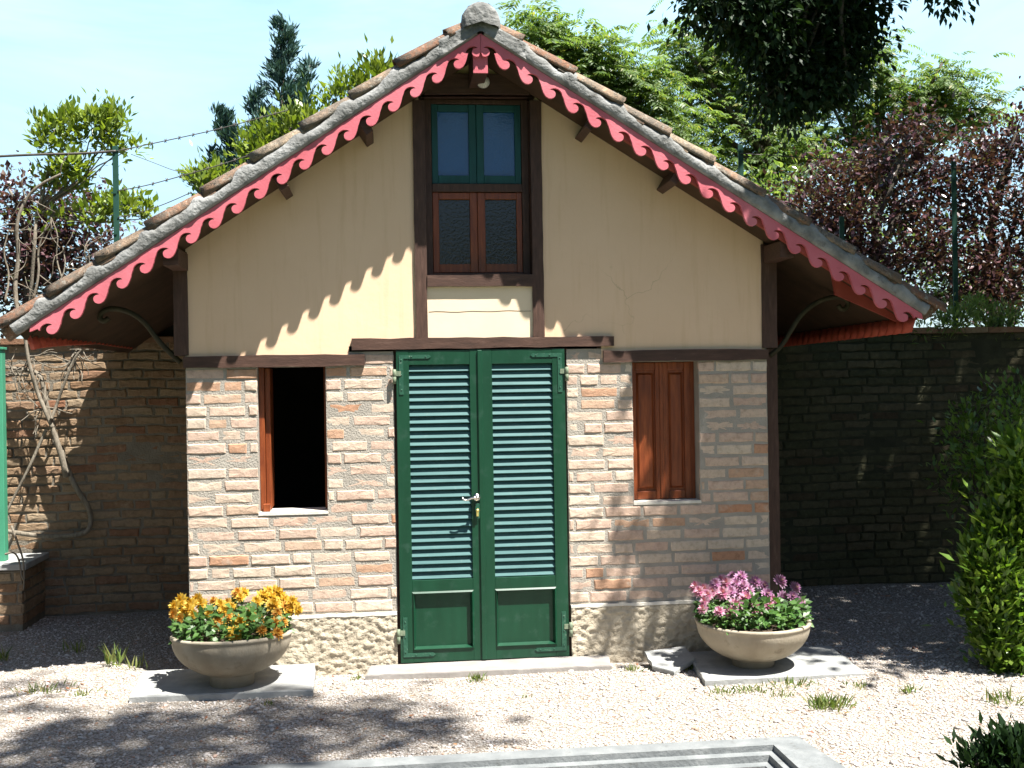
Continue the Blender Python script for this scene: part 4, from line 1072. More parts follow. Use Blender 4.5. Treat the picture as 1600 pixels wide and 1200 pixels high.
def bowl_spots(pix, cy, top, Ym, kinds, s0, s1):
    out = []
    for i, (px, py, k, s) in enumerate(pix):
        # higher heads stand further back in the bowl
        f = (py - min(q[1] for q in pix)) / 75.0
        Y = cy + 0.16 - 0.42 * f + random.uniform(-0.05, 0.05)
        w_ = P(px, py, Y); d = w_ - top
        rr = math.hypot(d.x, d.y)
        if rr > Ym: 
            Y2 = cy + (Y - cy) * 0.4; w_ = P(px, py, Y2); d = w_ - top
        out.append((d.x, d.y, d.z, k, s))
    return out
orange_px = [(275, 948, 0, 1.1), (284, 938, 0, 1.1), (273, 960, 1, .9), (288, 957, 0, 1.0), (300, 945, 0, 1.1), (310, 937, 0, 1.1), (316, 944, 0, 1.0), (296, 952, 0, 1.0), (283, 966, 1, .8), (303, 960, 0, .8), (327, 959, 0, .75), (334, 939, 1, .7),
             (345, 946, 0, 1.0), (349, 955, 0, 1.0), (356, 941, 1, .7), (362, 948, 0, .7), (371, 927, 1, .9), (380, 927, 0, 1.0), (376, 934, 0, .8), (340, 972, 1, .9), (345, 978, 1, .9), (356, 963, 1, .9), (359, 946, 0, .6),
             (373, 972, 0, 1.25), (366, 991, 0, 1.25), (394, 956, 1, .8), (393, 968, 1, 1.0), (404, 970, 1, .9), (401, 940, 0, .9), (410, 932, 0, 1.1), (420, 926, 0, 1.1), (430, 925, 0, 1.15), (437, 932, 0, 1.1), (443, 940, 0, 1.1), (427, 946, 0, 1.2), (446, 947, 1, .9),
             (458, 945, 0, 1.1), (463, 953, 0, 1.0), (455, 940, 0, 1.0), (433, 958, 1, .8), (429, 974, 1, .9), (442, 972, 1, .8), (432, 990, 1, 1.0), (409, 985, 1, .8), (415, 936, 0, .9), (450, 955, 0, .9), (424, 935, 0, 1.0)]
top = Vector((bl.x, -0.425, 0.10)) + ML @ Vector((0, 0, HL))
flower_bowl('flower_plant', bl.x, -0.425, 0.10, ML, HL, 0.335, [M['f_orange'], M['f_rust']], bowl_spots(orange_px, -0.425, top, 0.40, 2, 1, 1),
            'bushy plant with orange and yellow flower heads growing in the left bowl', 'flowers', 900, 0.046)
pink_px = [(1088, 918, 0, 1.1), (1093, 925, 0, 1.0), (1102, 921, 0, 1.0), (1112, 925, 0, 1.0), (1118, 913, 1, 1.0), (1128, 907, 1, 1.0), (1136, 912, 0, 1.1), (1130, 928, 0, 1.2), (1142, 926, 1, 1.1), (1150, 914, 1, 1.2), (1158, 902, 1, 1.1), (1145, 901, 1, .9), (1162, 916, 1, 1.0), (1152, 926, 1, 1.1),
           (1166, 936, 0, 1.3), (1149, 947, 0, 1.3), (1142, 957, 0, 1.15), (1124, 956, 0, .9), (1102, 940, 0, .9), (1099, 952, 0, .9), (1180, 910, 1, 1.1), (1192, 916, 1, 1.0), (1198, 928, 1, 1.0), (1182, 952, 0, 1.1), (1201, 946, 0, 1.0), (1206, 938, 0, 1.0), (1218, 909, 1, 1.2), (1222, 933, 1, 1.1), (1241, 919, 1, 1.1), (1238, 932, 1, .9), (1250, 941, 1, .9), (1252, 948, 1, .8), (1106, 930, 0, .9), (1170, 924, 1, 1.0)]
top = Vector((br.x, -0.50, 0.075)) + MR @ Vector((0, 0, HR))
flower_bowl('flower_plant', br.x, -0.50, 0.075, MR, HR, 0.33, [M['f_pink'], M['f_mauve']], bowl_spots(pink_px, -0.5, top, 0.40, 2, 1, 1),
            'bushy plant with pink and mauve flower heads growing in the right bowl', 'flowers', 900, 0.045)

# ------------------------------------------------------------------ stone basin in the foreground
bt = thing('stone_basin', (0, -2.6, 0), 'grey stone basin rim with stepped inner mouldings at the bottom edge of the photo', 'basin')
zt = 0.10
p1, p2 = G(312, 1194, zt), G(1252, 1153, zt); yb = (p1.y + p2.y) / 2
X0, X1 = p1.x, p2.x
Yn = yb - 2.4
def ring_frame(mb, ox0, ox1, oy0, oy1, ix0, ix1, iy0, iy1, zo, zi, n=10):
    O = [(ox0, oy1), (ox1, oy1), (ox1, oy0), (ox0, oy0)]; I = [(ix0, iy1), (ix1, iy1), (ix1, iy0), (ix0, iy0)]
    for i in range(4):
        a, b, c, d = O[i], O[(i + 1) % 4], I[(i + 1) % 4], I[i]
        mb.add([(*a, zo), (*b, zo), (*c, zi), (*d, zi)], [(0, 1, 2, 3)])
m3 = MB()
fl = 0.18
# outer skirt, flat rim, then three steps down
outs = [(X0, X1, Yn, yb, -0.08), (X0, X1, Yn, yb, zt - 0.008), (X0 + 0.008, X1 - 0.008, Yn + 0.008, yb - 0.008, zt)]
rim = 0.115
xr = G(1208, 1163, zt).x
ins = [(X0 + 0.20, xr, Yn + 0.2, yb - rim, zt), (X0 + 0.20, xr, Yn + 0.2, yb - rim, zt - 0.028), (X0 + 0.235, xr - 0.035, Yn + 0.23, yb - rim - 0.045, zt - 0.030), (X0 + 0.235, xr - 0.035, Yn + 0.23, yb - rim - 0.045, zt - 0.062),
       (X0 + 0.27, xr - 0.07, Yn + 0.27, yb - rim - 0.09, zt - 0.064), (X0 + 0.27, xr - 0.07, Yn + 0.27, yb - rim - 0.09, zt - 0.10), (X0 + 0.32, xr - 0.12, Yn + 0.32, yb - rim - 0.14, zt - 0.105), (X0 + 0.32, xr - 0.12, Yn + 0.32, yb - rim - 0.14, zt - 0.32)]
seq = outs + ins
for s, e in zip(seq[:-1], seq[1:]): ring_frame(m3, s[0], s[1], s[2], s[3], e[0], e[1], e[2], e[3], s[4], e[4])
# the right side splays outward toward the viewer
m3.v = [((x + fl * max(0, (yb - y)) * 0.6 if x > xr + 0.02 and y < yb - 0.02 else x), y, z) for x, y, z in m3.v]
m3.build('basin_rim', M['basin'], bt)
M['basin_floor'] = surf('brown_basin_floor', [(0.3, (0.10, 0.07, 0.04)), (0.7, (0.26, 0.19, 0.11))], 20, 6, 0.9, 40, 0.8, 0.01)
m3 = MB(); e = ins[-1]; m3.box(e[0] + 0.001, e[1] - 0.001, e[2] + 0.001, e[3] - 0.001, zt - 0.33, zt - 0.20); m3.build('basin_floor', M['basin_floor'], bt)

# ------------------------------------------------------------------ garden wall behind, pier and gate post at the left
gw = thing('garden_wall', (0, 2.3, 0), 'old weathered brick garden wall running behind the hut', 'wall')
WY = 2.30; WT = 2.16
for xa_, xb_, bm_, mm_ in ((-9.0, 0.0, 'oldbrick', 'oldmortar'), (0.001, 9.0, 'shadebrick', 'shademortar')):  # right half uses the brick and mortar with shade in their colour
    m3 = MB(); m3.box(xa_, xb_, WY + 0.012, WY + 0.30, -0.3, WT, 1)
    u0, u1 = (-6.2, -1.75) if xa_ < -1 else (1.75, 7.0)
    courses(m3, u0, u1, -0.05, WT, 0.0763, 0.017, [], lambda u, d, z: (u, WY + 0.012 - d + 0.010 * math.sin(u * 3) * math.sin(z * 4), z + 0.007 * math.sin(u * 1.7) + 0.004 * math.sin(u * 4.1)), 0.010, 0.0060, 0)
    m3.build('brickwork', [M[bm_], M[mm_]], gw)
m3 = MB(); xx = -9.0
while xx < 9:
    L = random.uniform(0.22, 0.34); m3.box(xx + 0.004, xx + L - 0.004, WY - 0.03, WY + 0.34, WT + 0.001, WT + 0.05 + random.uniform(-0.006, 0.006), 0, None, 0.004); xx += L
m3.build('coping', M['oldbrick'], gw)
# low brick pier at far left with a stone cap
q = P(38, 880, 1.72)
pr = thing('low_wall', (q.x - 0.4, 1.9, 0), 'low shaded brick wall with a pale stone cap at the left edge', 'wall')
m3 = MB(); m3.box(q.x - 1.6, q.x - 0.02, 1.72, WY - 0.02, -0.1, 0.41, 1)
courses(m3, q.x - 1.5, q.x - 0.02, 0.0, 0.41, 0.0763, 0.017, [], lambda u, d, z: (u, 1.72 - d, z), 0.010, 0.005, 0)
courses(m3, 1.72, WY - 0.03, 0.0, 0.41, 0.0763, 0.017, [], lambda u, d, z: (q.x - 0.02 + d, u, z), 0.010, 0.005, 0)
m3.build('brickwork', [M['oldbrick'], M['oldmortar']], pr)
m3 = MB(); m3.box(q.x - 1.65, q.x + 0.03, 1.66, WY - 0.04, 0.425, 0.475); m3.build('cap_stone', M['slab'], pr, bevel=0.008)
gp_ = P(8, 700, 1.85)
gt = thing('gate_post', (gp_.x - 0.05, 1.85, 0.475), 'bright green painted post standing on the low wall at the left edge', 'post')
m3 = MB(); m3.box(gp_.x - 0.10, gp_.x, 1.81, 1.89, 0.475, 2.10); m3.build('post', M['greenpost'], gt, bevel=0.004)
m3 = MB(); m3.box(gp_.x - 0.11, gp_.x + 0.01, 1.80, 1.90, 2.1005, 2.12); m3.build('post_cap', M['greenpost'], gt, bevel=0.003)

# ------------------------------------------------------------------ bare vine on the left wall
vn = thing('bare_vine', P(100, 700, 2.15), 'leafless grey climbing vine on the sunlit wall at the left', 'vine')
m3 = MB()
def vline(pts, Y, r0, r1):
    w_ = [P(x, y, Y + random.uniform(-0.03, 0.03)) for x, y in pts]
    for _ in range(2):
        z_ = [w_[0]]
        for a, b in zip(w_[:-1], w_[1:]): z_ += [a * 0.75 + b * 0.25, a * 0.25 + b * 0.75]
        z_.append(w_[-1]); w_ = z_
    n = len(w_); m3.tube(w_, [r0 + (r1 - r0) * i / (n - 1) for i in range(n)], 8)
vline([(104, 745), (96, 712), (88, 688), (80, 660), (70, 625), (66, 590), (52, 580), (32, 577), (8, 574)], 2.16, 0.026, 0.016)
vline([(82, 668), (70, 640), (58, 612), (50, 585), (44, 560), (40, 535), (36, 500)], 2.10, 0.018, 0.013)
vline([(80, 655), (88, 634), (98, 605), (108, 580), (116, 560), (126, 548), (138, 536)], 2.08, 0.014, 0.008)
vline([(95, 705), (108, 740), (122, 768), (138, 790), (143, 812), (138, 832), (110, 838), (62, 838), (10, 830)], 2.20, 0.024, 0.018)
vline([(72, 672), (60, 698), (46, 730), (28, 765), (10, 800)], 2.12, 0.014, 0.010)
vline([(8, 588), (24, 585), (44, 587)], 2.12, 0.012, 0.01)
for _ in range(46):
    sx_, sy_ = random.choice([(118, 556), (60, 585), (20, 578), (48, 560), (112, 566), (30, 588), (66, 640), (125, 550)])
    pts = [(sx_ + random.uniform(-8, 8), sy_ + random.uniform(-6, 6))]; a = random.uniform(0, 6.28) if random.random() < 0.5 else random.uniform(1.2, 2.4)
    for k in range(5):
        a += random.uniform(-0.6, 0.6); pts.append((pts[-1][0] + math.cos(a) * 9, pts[-1][1] + math.sin(a) * 9))
    if min(p_[1] for p_ in pts) < 545: pts = [(x, max(y, 546)) for x, y in pts]
    vline(pts, 2.12, 0.0055, 0.0025)
# upper, leafless arms of the same vine tangled in the fence above the wall
for pts, r0_, r1_ in (([(30, 500), (22, 450), (30, 400), (24, 350), (40, 310), (62, 288), (95, 272)], 0.020, 0.010), ([(40, 535), (48, 480), (62, 430), (58, 390), (74, 350)], 0.014, 0.006), ([(36, 500), (62, 478), (90, 455), (120, 440), (150, 418)], 0.011, 0.005),
                      ([(60, 540), (76, 500), (84, 455), (104, 420), (98, 385)], 0.010, 0.004), ([(8, 470), (16, 430), (4, 395), (14, 360)], 0.010, 0.005), ([(100, 445), (86, 400), (92, 370), (80, 340)], 0.008, 0.004), ([(128, 470), (140, 430), (132, 395)], 0.008, 0.004)):
    vline([(px_, py_) for px_, py_ in pts], 2.62, r0_, r1_)
    for _ in range(5):
        a0 = random.choice(pts); a_ = random.uniform(0, 6.28); q_ = [a0]
        for k in range(4):
            a_ += random.uniform(-0.7, 0.7); q_.append((q_[-1][0] + math.cos(a_) * 13, q_[-1][1] + math.sin(a_) * 13))
        vline(q_, 2.62, 0.005, 0.002)
m3.build('stems', M['vinebark'], vn)
# dangling dry tendrils over the pier
hv_ = thing('dry_creeper', P(35, 880, 1.64), 'pale dry creeper stems hanging over the cap of the low wall', 'vine')
m3 = MB(); vline([(18, 822), (24, 838), (30, 856), (36, 872), (38, 896), (37, 922)], 1.62, 0.010, 0.005); vline([(8, 866), (22, 862), (30, 874), (33, 896), (36, 905)], 1.62, 0.008, 0.005); 
m3.build('stems', M['vinebark'], hv_)

# ------------------------------------------------------------------ fence posts and barbed wire behind the wall
def fence_post(px, y0, y1, Y, label, r=0.024):
    a = P(px, y0, Y); b = P(px, y1, Y)
    o = thing('fence_post', (a.x, Y, WT), label, 'fence post', 'green iron fence posts above the garden wall')
    m4 = MB(); rr = r
    m4.box(a.x - rr, a.x + rr, Y - 0.006, Y + 0.006, 0.5, a.z, 0); m4.box(a.x - 0.006, a.x + 0.006, Y + 0.0065, Y + rr * 1.6, 0.5, a.z - 0.01)
    m4.build('post', M['fencegreen'], o, bevel=0.002)
    m4 = MB()
    for k in range(3): m4.box(a.x - rr - 0.012, a.x + 0.004, Y - 0.014, Y - 0.0065, a.z - 0.06 - 0.35 * k, a.z - 0.045 - 0.35 * k)
    m4.build('wire_hook', M['fencegreen'], o)
fence_post(180, 228, 370, 2.75, 'dark green iron fence post rising from the leafy bush at left')
fence_post(1157, 226, 300, 2.75, 'dark green iron fence post just above the right roof slope')
fence_post(1490, 252, 480, 2.75, 'tall dark green iron fence post in front of the purple tree at right')
fence_post(1315, 338, 400, 2.75, 'short dark fence post half hidden by purple leaves above the roof end')
def barbed(pts, Y, label, r=0.0045, barbs=True):
    w_ = [P(x, y, Y) for x, y in pts]
    for _ in range(2):
        z_ = [w_[0]]
        for a, b in zip(w_[:-1], w_[1:]): z_ += [a * 0.75 + b * 0.25, a * 0.25 + b * 0.75]
        z_.append(w_[-1]); w_ = z_
    m4 = MB(); m4.tube(w_, r, 5)
    if barbs:
        tot = 0; nxt = 0.06
        for a, b in zip(w_[:-1], w_[1:]):
            L = (b - a).length
            while nxt < tot + L:
                p = a.lerp(b, (nxt - tot) / L); nxt += 0.12
                m4.tube([p + Vector((0.008, 0, 0.018)), p, p - Vector((0.008, 0.0, 0.018))], [0.0035, 0.006, 0.0035], 4); m4.tube([p + Vector((-0.010, 0.004, 0.016)), p + Vector((0.010, -0.004, -0.016))], 0.0035, 4)
            tot += L
    o = m4.build('barbed_wire', M['wire'], None, origin=w_[0]); tag(o, label, 'wire', 'wires of the fence behind the hut'); return o
barbed([(182, 236), (230, 226), (300, 211), (345, 201), (400, 186), (450, 172)], 2.74, 'upper barbed wire strand running right from the fence post to the conifer')
barbed([(184, 298), (225, 291), (280, 276), (330, 262), (380, 246), (430, 228)], 2.74, 'lower barbed wire strand running from the bush up behind the roof')
barbed([(-520, 262), (-250, 254), (-30, 246), (20, 243), (70, 241), (130, 240), (181, 236)], 2.74, 'thick twig-wrapped wire running left from the fence post to the photo edge', 0.011, False)
barbed([(184, 340), (220, 332), (260, 318), (300, 300)], 2.74, 'lowest thin wire behind the tiles near the left eave', 0.004, False)
barbed([(205, 241), (240, 254), (275, 268), (290, 268)], 2.74, 'loose thin wire drooping between the two barbed strands', 0.003, False)
barbed([(1157, 240), (1240, 245), (1330, 250), (1490, 262), (1700, 276), (2000, 296)], 2.74, 'thin fence wire in front of the green trees at right', 0.004, False)

# ------------------------------------------------------------------ trees and shrubs
def CL(lst, Y, s=1.0):                      # (px, py, rx px, rz px, n, dY) -> clusters in the world
    out = []
    for px, py, rx_, rz_, n, dy in lst:
        c = P(px, py, Y + dy); k = (Y + dy + CD) / F
        out.append((c, (rx_ * k, max(rx_, rz_) * k * 0.8, rz_ * k), int(n * s)))
    return out

# bright broad-leaved bushes (left)
cl = CL([(85, 200, 26, 14, 190, 0), (115, 188, 30, 12, 230, .1), (150, 200, 30, 18, 240, 0), (175, 215, 22, 16, 170, .1), (165, 182, 14, 18, 110, 0), (188, 185, 8, 18, 60, 0), (75, 222, 22, 10, 130, -.1), (115, 218, 32, 12, 200, 0), (185, 235, 18, 12, 90, 0), (205, 230, 10, 8, 40, 0), (110, 250, 24, 14, 190, -.1), (90, 272, 20, 12, 140, 0), (70, 285, 16, 8, 70, 0), (115, 285, 22, 10, 130, 0), (185, 318, 26, 12, 230, -.1), (212, 320, 18, 14, 150, 0), (165, 335, 18, 10, 110, 0), (222, 340, 8, 8, 40, 0), (130, 340, 20, 10, 90, 0), (85, 335, 18, 10, 60, 0)], 3.3, 0.95)
b0 = P(20, 480, 3.3); b0.z = 0
tree('leafy_shrub', b0, P(60, 330, 3.3), cl, 0.085, 'l_citrus', 'bright green leafy bush reaching over the fence at the far left', 'shrub', 'bright green bushes behind the wall', 0.42, 0.052, 'vinebark', 0.024, 0.75, 'foliage', 'stem', 2)
cl = CL([(420, 215, 30, 22, 300, 0), (455, 200, 26, 22, 280, 0), (490, 190, 24, 26, 260, 0), (400, 240, 22, 14, 140, 0), (330, 283, 24, 14, 220, 0), (315, 290, 16, 12, 120, 0), (385, 238, 14, 18, 70, 0), (430, 235, 34, 14, 200, 0)], 3.6)
b0 = P(420, 420, 3.6); b0.z = 0
tree('leafy_shrub', b0, P(420, 280, 3.6), cl, 0.085, 'l_citrus', 'bright green bush showing above the left roof slope below the conifer', 'shrub', 'bright green bushes behind the wall', 0.42, 0.075, 'bark', 0.07, 0.75, 'foliage', 'stem', 2)
cl = CL([(545, 135, 22, 26, 240, 0), (585, 115, 24, 18, 240, 0), (520, 155, 20, 18, 170, 0), (610, 110, 16, 16, 110, 0), (565, 140, 26, 16, 180, 0)], 3.6)
b0 = P(560, 400, 3.6); b0.z = 0
tree('leafy_shrub', b0, P(560, 230, 3.6), cl, 0.085, 'l_citrus', 'bright green bush above the middle of the left roof slope', 'shrub', 'bright green bushes behind the wall', 0.42, 0.075, 'bark', 0.07, 0.75, 'foliage', 'stem', 2)

# purple plum trees
cl = CL([(20, 330, 40, 34, 420, 0), (70, 350, 44, 40, 650, .2), (130, 330, 44, 40, 560, .1), (30, 400, 44, 44, 700, 0), (90, 410, 46, 40, 700, .2), (150, 385, 40, 30, 420, 0), (-20, 430, 40, 50, 500, 0), (40, 460, 44, 34, 500, .1), (10, 290, 22, 20, 90, 0), (105, 455, 40, 24, 300, 0)], 4.2, 1.5)
b0 = P(40, 600, 4.2); b0.z = 0
tree('purple_plum_tree', b0, P(45, 430, 4.2), cl, 0.065, 'l_plum', 'dark purple-leaved plum tree at the far left above the wall', 'tree', 'purple-leaved plum trees', 0.55, 0.12, 'bark', 0.08, 0.1)
cl = CL([(1250, 330, 44, 34, 620, 0), (1300, 300, 46, 44, 800, .2), (1350, 270, 46, 46, 800, .3), (1270, 375, 40, 30, 500, 0), (1330, 360, 50, 44, 900, 0), (1400, 330, 46, 56, 900, .2), (1430, 215, 36, 34, 520, .1), (1460, 280, 44, 50, 850, .2), (1400, 410, 50, 44, 800, -.1), (1340, 420, 40, 28, 400, 0), (1455, 380, 44, 50, 800, 0)], 3.9, 1.5)
b0 = P(1350, 700, 3.9); b0.z = 0
tree('purple_plum_tree', b0, P(1355, 440, 3.9), cl, 0.065, 'l_plum', 'purple-leaved plum tree behind the right roof end, left of the tall fence post', 'tree', 'purple-leaved plum trees', 0.55, 0.12, 'darkbark', 0.08, 0.1)
cl = CL([(1530, 250, 44, 44, 820, 0), (1580, 240, 40, 44, 700, .2), (1520, 330, 46, 46, 850, 0), (1590, 330, 44, 50, 800, .1), (1540, 410, 50, 46, 900, 0), (1610, 420, 44, 46, 600, .1), (1500, 450, 44, 34, 600, 0), (1570, 470, 50, 34, 650, -.1), (1640, 300, 40, 60, 500, 0), (1590, 205, 24, 26, 160, 0)], 4.1, 1.5)
b0 = P(1550, 700, 4.1); b0.z = 0
tree('purple_plum_tree', b0, P(1550, 450, 4.1), cl, 0.065, 'l_plum', 'purple-leaved plum tree at the right edge above the shaded wall', 'tree', 'purple-leaved plum trees', 0.55, 0.12, 'darkbark', 0.08, 0.1)

# green pinnate-leaved trees (feathery compound leaves)
def pinnate_tree(name, base, fork, clusters, label, nleaf, group):
    t_ = thing(name, base, label, 'tree', group)
    K = []; m4 = MB(); limb(m4, base, fork, 0.11, 0.07, 0.04, 8, 8)
    for c, rad, n in clusters:
        n = int(n * 1.75); sub = max(6, n // 12)
        p, d, idx = clump_points(c, rad, n, sub, 0.17)
        limb(m4, fork, c, 0.045, 0.018, 0.08)
        for q in d[:4]: limb(m4, c, q, 0.015, 0.006, 0.08, 4, 5)
        a = RNG.uniform(0, 6.28, n); el = RNG.uniform(-0.1, 0.75, n)
        dirv = np.stack([np.cos(a) * np.cos(el), np.sin(a) * np.cos(el), np.sin(el)], 1)
        Lr = RNG.uniform(0.17, 0.36, n); npair = 8
        for k in range(npair):
            f = (k + 1.2) / (npair + 0.6)
            pos = p + dirv * (Lr * f)[:, None] + np.array([0, 0, -1.0]) * (Lr * 0.55 * f * f)[:, None]
            tg = norm(dirv + np.array([0, 0, -1.0]) * (1.1 * f))
            sd = norm(np.cross(tg, np.array([0, 0, 1.0]) + unitv(n) * 0.15)); nr = np.cross(sd, tg)
            ll = Lr * 0.27 * (1.15 - 0.5 * abs(f - 0.45))
            for sgn in (-1, 1):
                ax = norm(sd * sgn + tg * 0.45 + np.array([0, 0, -0.35]) + unitv(n) * 0.12)
                K.append(kites(pos, ax, norm(nr + unitv(n) * 0.35), ll, ll * 0.33))
    m4.build('trunk', M['darkbark'], t_)
    leaf_mesh('crown', np.concatenate(K), M['l_ail'], t_)
gA = 'feathery green trees behind the hut'
cl = CL([(850, 50, 44, 26, 70, 0), (895, 75, 44, 28, 80, 0), (840, 90, 44, 30, 70, .3), (940, 110, 50, 34, 100, 0), (985, 130, 40, 30, 75, 0), (930, 160, 50, 30, 85, .3), (990, 180, 40, 34, 75, 0), (1020, 215, 36, 30, 60, 0), (880, 120, 40, 30, 70, .4), (1010, 145, 24, 24, 30, 0), (1035, 165, 30, 26, 40, .2), (1050, 230, 34, 26, 45, .2), (820, 60, 20, 20, 25, 0)], 6.0, 1.35)
b0 = P(960, 500, 6.0); b0.z = 0
pinnate_tree('feathery_tree', b0, P(960, 270, 6.0), cl, 'feathery green tree right of the roof ridge, lowest of the three', 1, gA)
cl = CL([(1065, 70, 40, 26, 55, 0), (1110, 95, 50, 30, 80, 0), (1075, 120, 50, 30, 75, .2), (1150, 125, 54, 34, 95, .2), (1090, 175, 54, 34, 85, 0), (1160, 185, 50, 34, 85, .3), (1110, 225, 50, 30, 70, .1), (1200, 235, 54, 34, 85, 0), (1190, 285, 50, 30, 70, .2), (1120, 260, 30, 24, 40, 0), (1250, 250, 50, 40, 75, .2), (1230, 185, 50, 34, 70, .4), (1165, 60, 40, 20, 30, 0)], 6.8, 1.15)
b0 = P(1190, 600, 6.8); b0.z = 0
pinnate_tree('feathery_tree', b0, P(1205, 255, 6.8), cl, 'feathery green tree with grey limbs behind the hanging dark foliage', 1, gA)
cl = CL([(1330, 100, 40, 40, 70, 0), (1370, 130, 36, 44, 70, 0), (1400, 160, 50, 36, 85, 0), (1450, 150, 50, 34, 85, 0), (1490, 140, 46, 30, 70, 0), (1525, 170, 40, 26, 55, 0), (1340, 190, 54, 40, 95, .3), (1420, 210, 54, 34, 85, .3), (1290, 240, 50, 40, 85, .3), (1360, 255, 50, 40, 80, .5), (1500, 195, 44, 26, 50, .3), (1300, 160, 40, 40, 60, .4), (1560, 158, 18, 10, 8, 0), (1375, 85, 22, 24, 16, 0), (1475, 95, 14, 8, 5, 0)], 7.2, 1.15)
b0 = P(1380, 640, 7.2); b0.z = 0
pinnate_tree('feathery_tree', b0, P(1370, 300, 7.2), cl, 'tall feathery green tree above the purple trees at right', 1, gA)
# low bright undergrowth filling behind the plums
cl = CL([(1180, 300, 40, 26, 420, 0), (1240, 300, 44, 30, 420, .3), (1330, 330, 60, 50, 500, .5), (1430, 400, 70, 60, 600, .5), (1550, 430, 70, 60, 900, .5), (1520, 470, 60, 30, 800, 0), (1380, 460, 60, 30, 500, 0), (1590, 470, 60, 40, 800, .2), (1470, 455, 50, 40, 600, .2)], 5.0)
b0 = P(1400, 640, 5.0); b0.z = 0
tree('leafy_shrub', b0, P(1400, 480, 5.0), cl, 0.075, 'l_ail', 'mid green undergrowth shrub showing through the purple plum leaves', 'shrub', None, 0.45, 0.13, 'darkbark', 0.06, 0.3, 'foliage', 'stem', 2)

# growth just outside the frame, seen only from a step aside
cl = CL([(1760, 270, 70, 60, 700, 0), (1850, 330, 70, 70, 800, .2), (1720, 380, 60, 60, 700, 0), (1800, 430, 80, 50, 700, .1), (1930, 400, 70, 70, 600, .2)], 4.3)
b0 = P(1800, 700, 4.3); b0.z = 0
tree('purple_plum_tree', b0, P(1800, 450, 4.3), cl, 0.065, 'l_plum', 'purple-leaved plum tree outside the right edge behind the shaded wall', 'tree', 'purple-leaved plum trees', 0.55, 0.12, 'darkbark', 0.08, 0.1)
cl = CL([(-160, 330, 70, 50, 700, 0), (-260, 380, 70, 60, 800, .2), (-120, 430, 70, 50, 700, .2), (-350, 420, 80, 60, 700, 0), (-220, 470, 90, 40, 600, .1)], 4.6)
b0 = P(-220, 700, 4.6); b0.z = 0
tree('leafy_shrub', b0, P(-220, 480, 4.6), cl, 0.085, 'l_citrus', 'bright green bush outside the left edge behind the brick wall', 'shrub', 'bright green bushes behind the wall', 0.42, 0.10, 'bark', 0.05, 0.5, 'foliage', 'stem', 2)

# blue-green conifer
def conifer():
    Y = 8.0; tip = P(443, 36, Y); base = P(440, 300, Y); base.z = 0
    t_ = thing('conifer_tree', base, 'blue-green conifer with a spiky leader rising above the left roof slope', 'tree')
    m4 = MB(); K = []
    def spire(b, tp, wid, nb, dens):
        b = Vector(b); tp = Vector(tp); m4.tube([b, b.lerp(tp, 0.5), tp], [0.05, 0.03, 0.008], 6)
        H = (tp - b).length
        for i in range(nb):
            f = (i + random.random()) / nb; o = b.lerp(tp, f)
            L = wid * (1 - f) ** 0.75 * random.uniform(0.55, 1.15) + 0.06
            a = random.uniform(0, 6.28); up = 0.35 + 0.5 * f
            d = Vector((math.cos(a), math.sin(a), up + random.uniform(-0.2, 0.2))).normalized()
            e = o + d * L; m4.tube([o, o.lerp(e, 0.5) - Vector((0, 0, 0.04 * L)), e + Vector((0, 0, 0.05 * L))], [0.014, 0.008, 0.004], 4)
            n = int(dens * (0.4 + L)); s = RNG.random(n) ** 0.8
            pos = np.array(o)[None] + np.array(d)[None] * (L * s)[:, None] + RNG.normal(size=(n, 3)) * (0.055 * (0.5 + 0.7 * L))
            ax = norm(np.array(d)[None] * 0.9 + unitv(n) * 0.75 + np.array([0, 0, 0.65]))
            ll = RNG.uniform(0.07, 0.15, n)
            K.append(kites(pos, ax, unitv(n), ll, ll * 0.22, 0.05, 0.05))
    spire(P(438, 330, Y), tip, 0.50, 64, 125)
    spire(P(450, 300, Y + .1), P(484, 102, Y + .1), 0.30, 30, 125)
    spire(P(420, 270, Y - .2), P(398, 150, Y - .2), 0.30, 24, 120)
    spire(P(400, 290, Y - .3), P(338, 180, Y - .3), 0.34, 30, 120)
    spire(P(370, 320, Y - .3), P(335, 243, Y - .3), 0.36, 20, 120)
    spire(P(470, 300, Y), P(470, 180, Y), 0.45, 22, 120)
    spire(P(330, 330, Y - .3), P(303, 280, Y - .3), 0.3, 12, 110)
    m4.tube([base, P(438, 320, Y)], [0.16, 0.07], 8)
    m4.build('trunk', M['darkbark'], t_); leaf_mesh('crown', np.concatenate(K), M['l_con'], t_)
conifer()

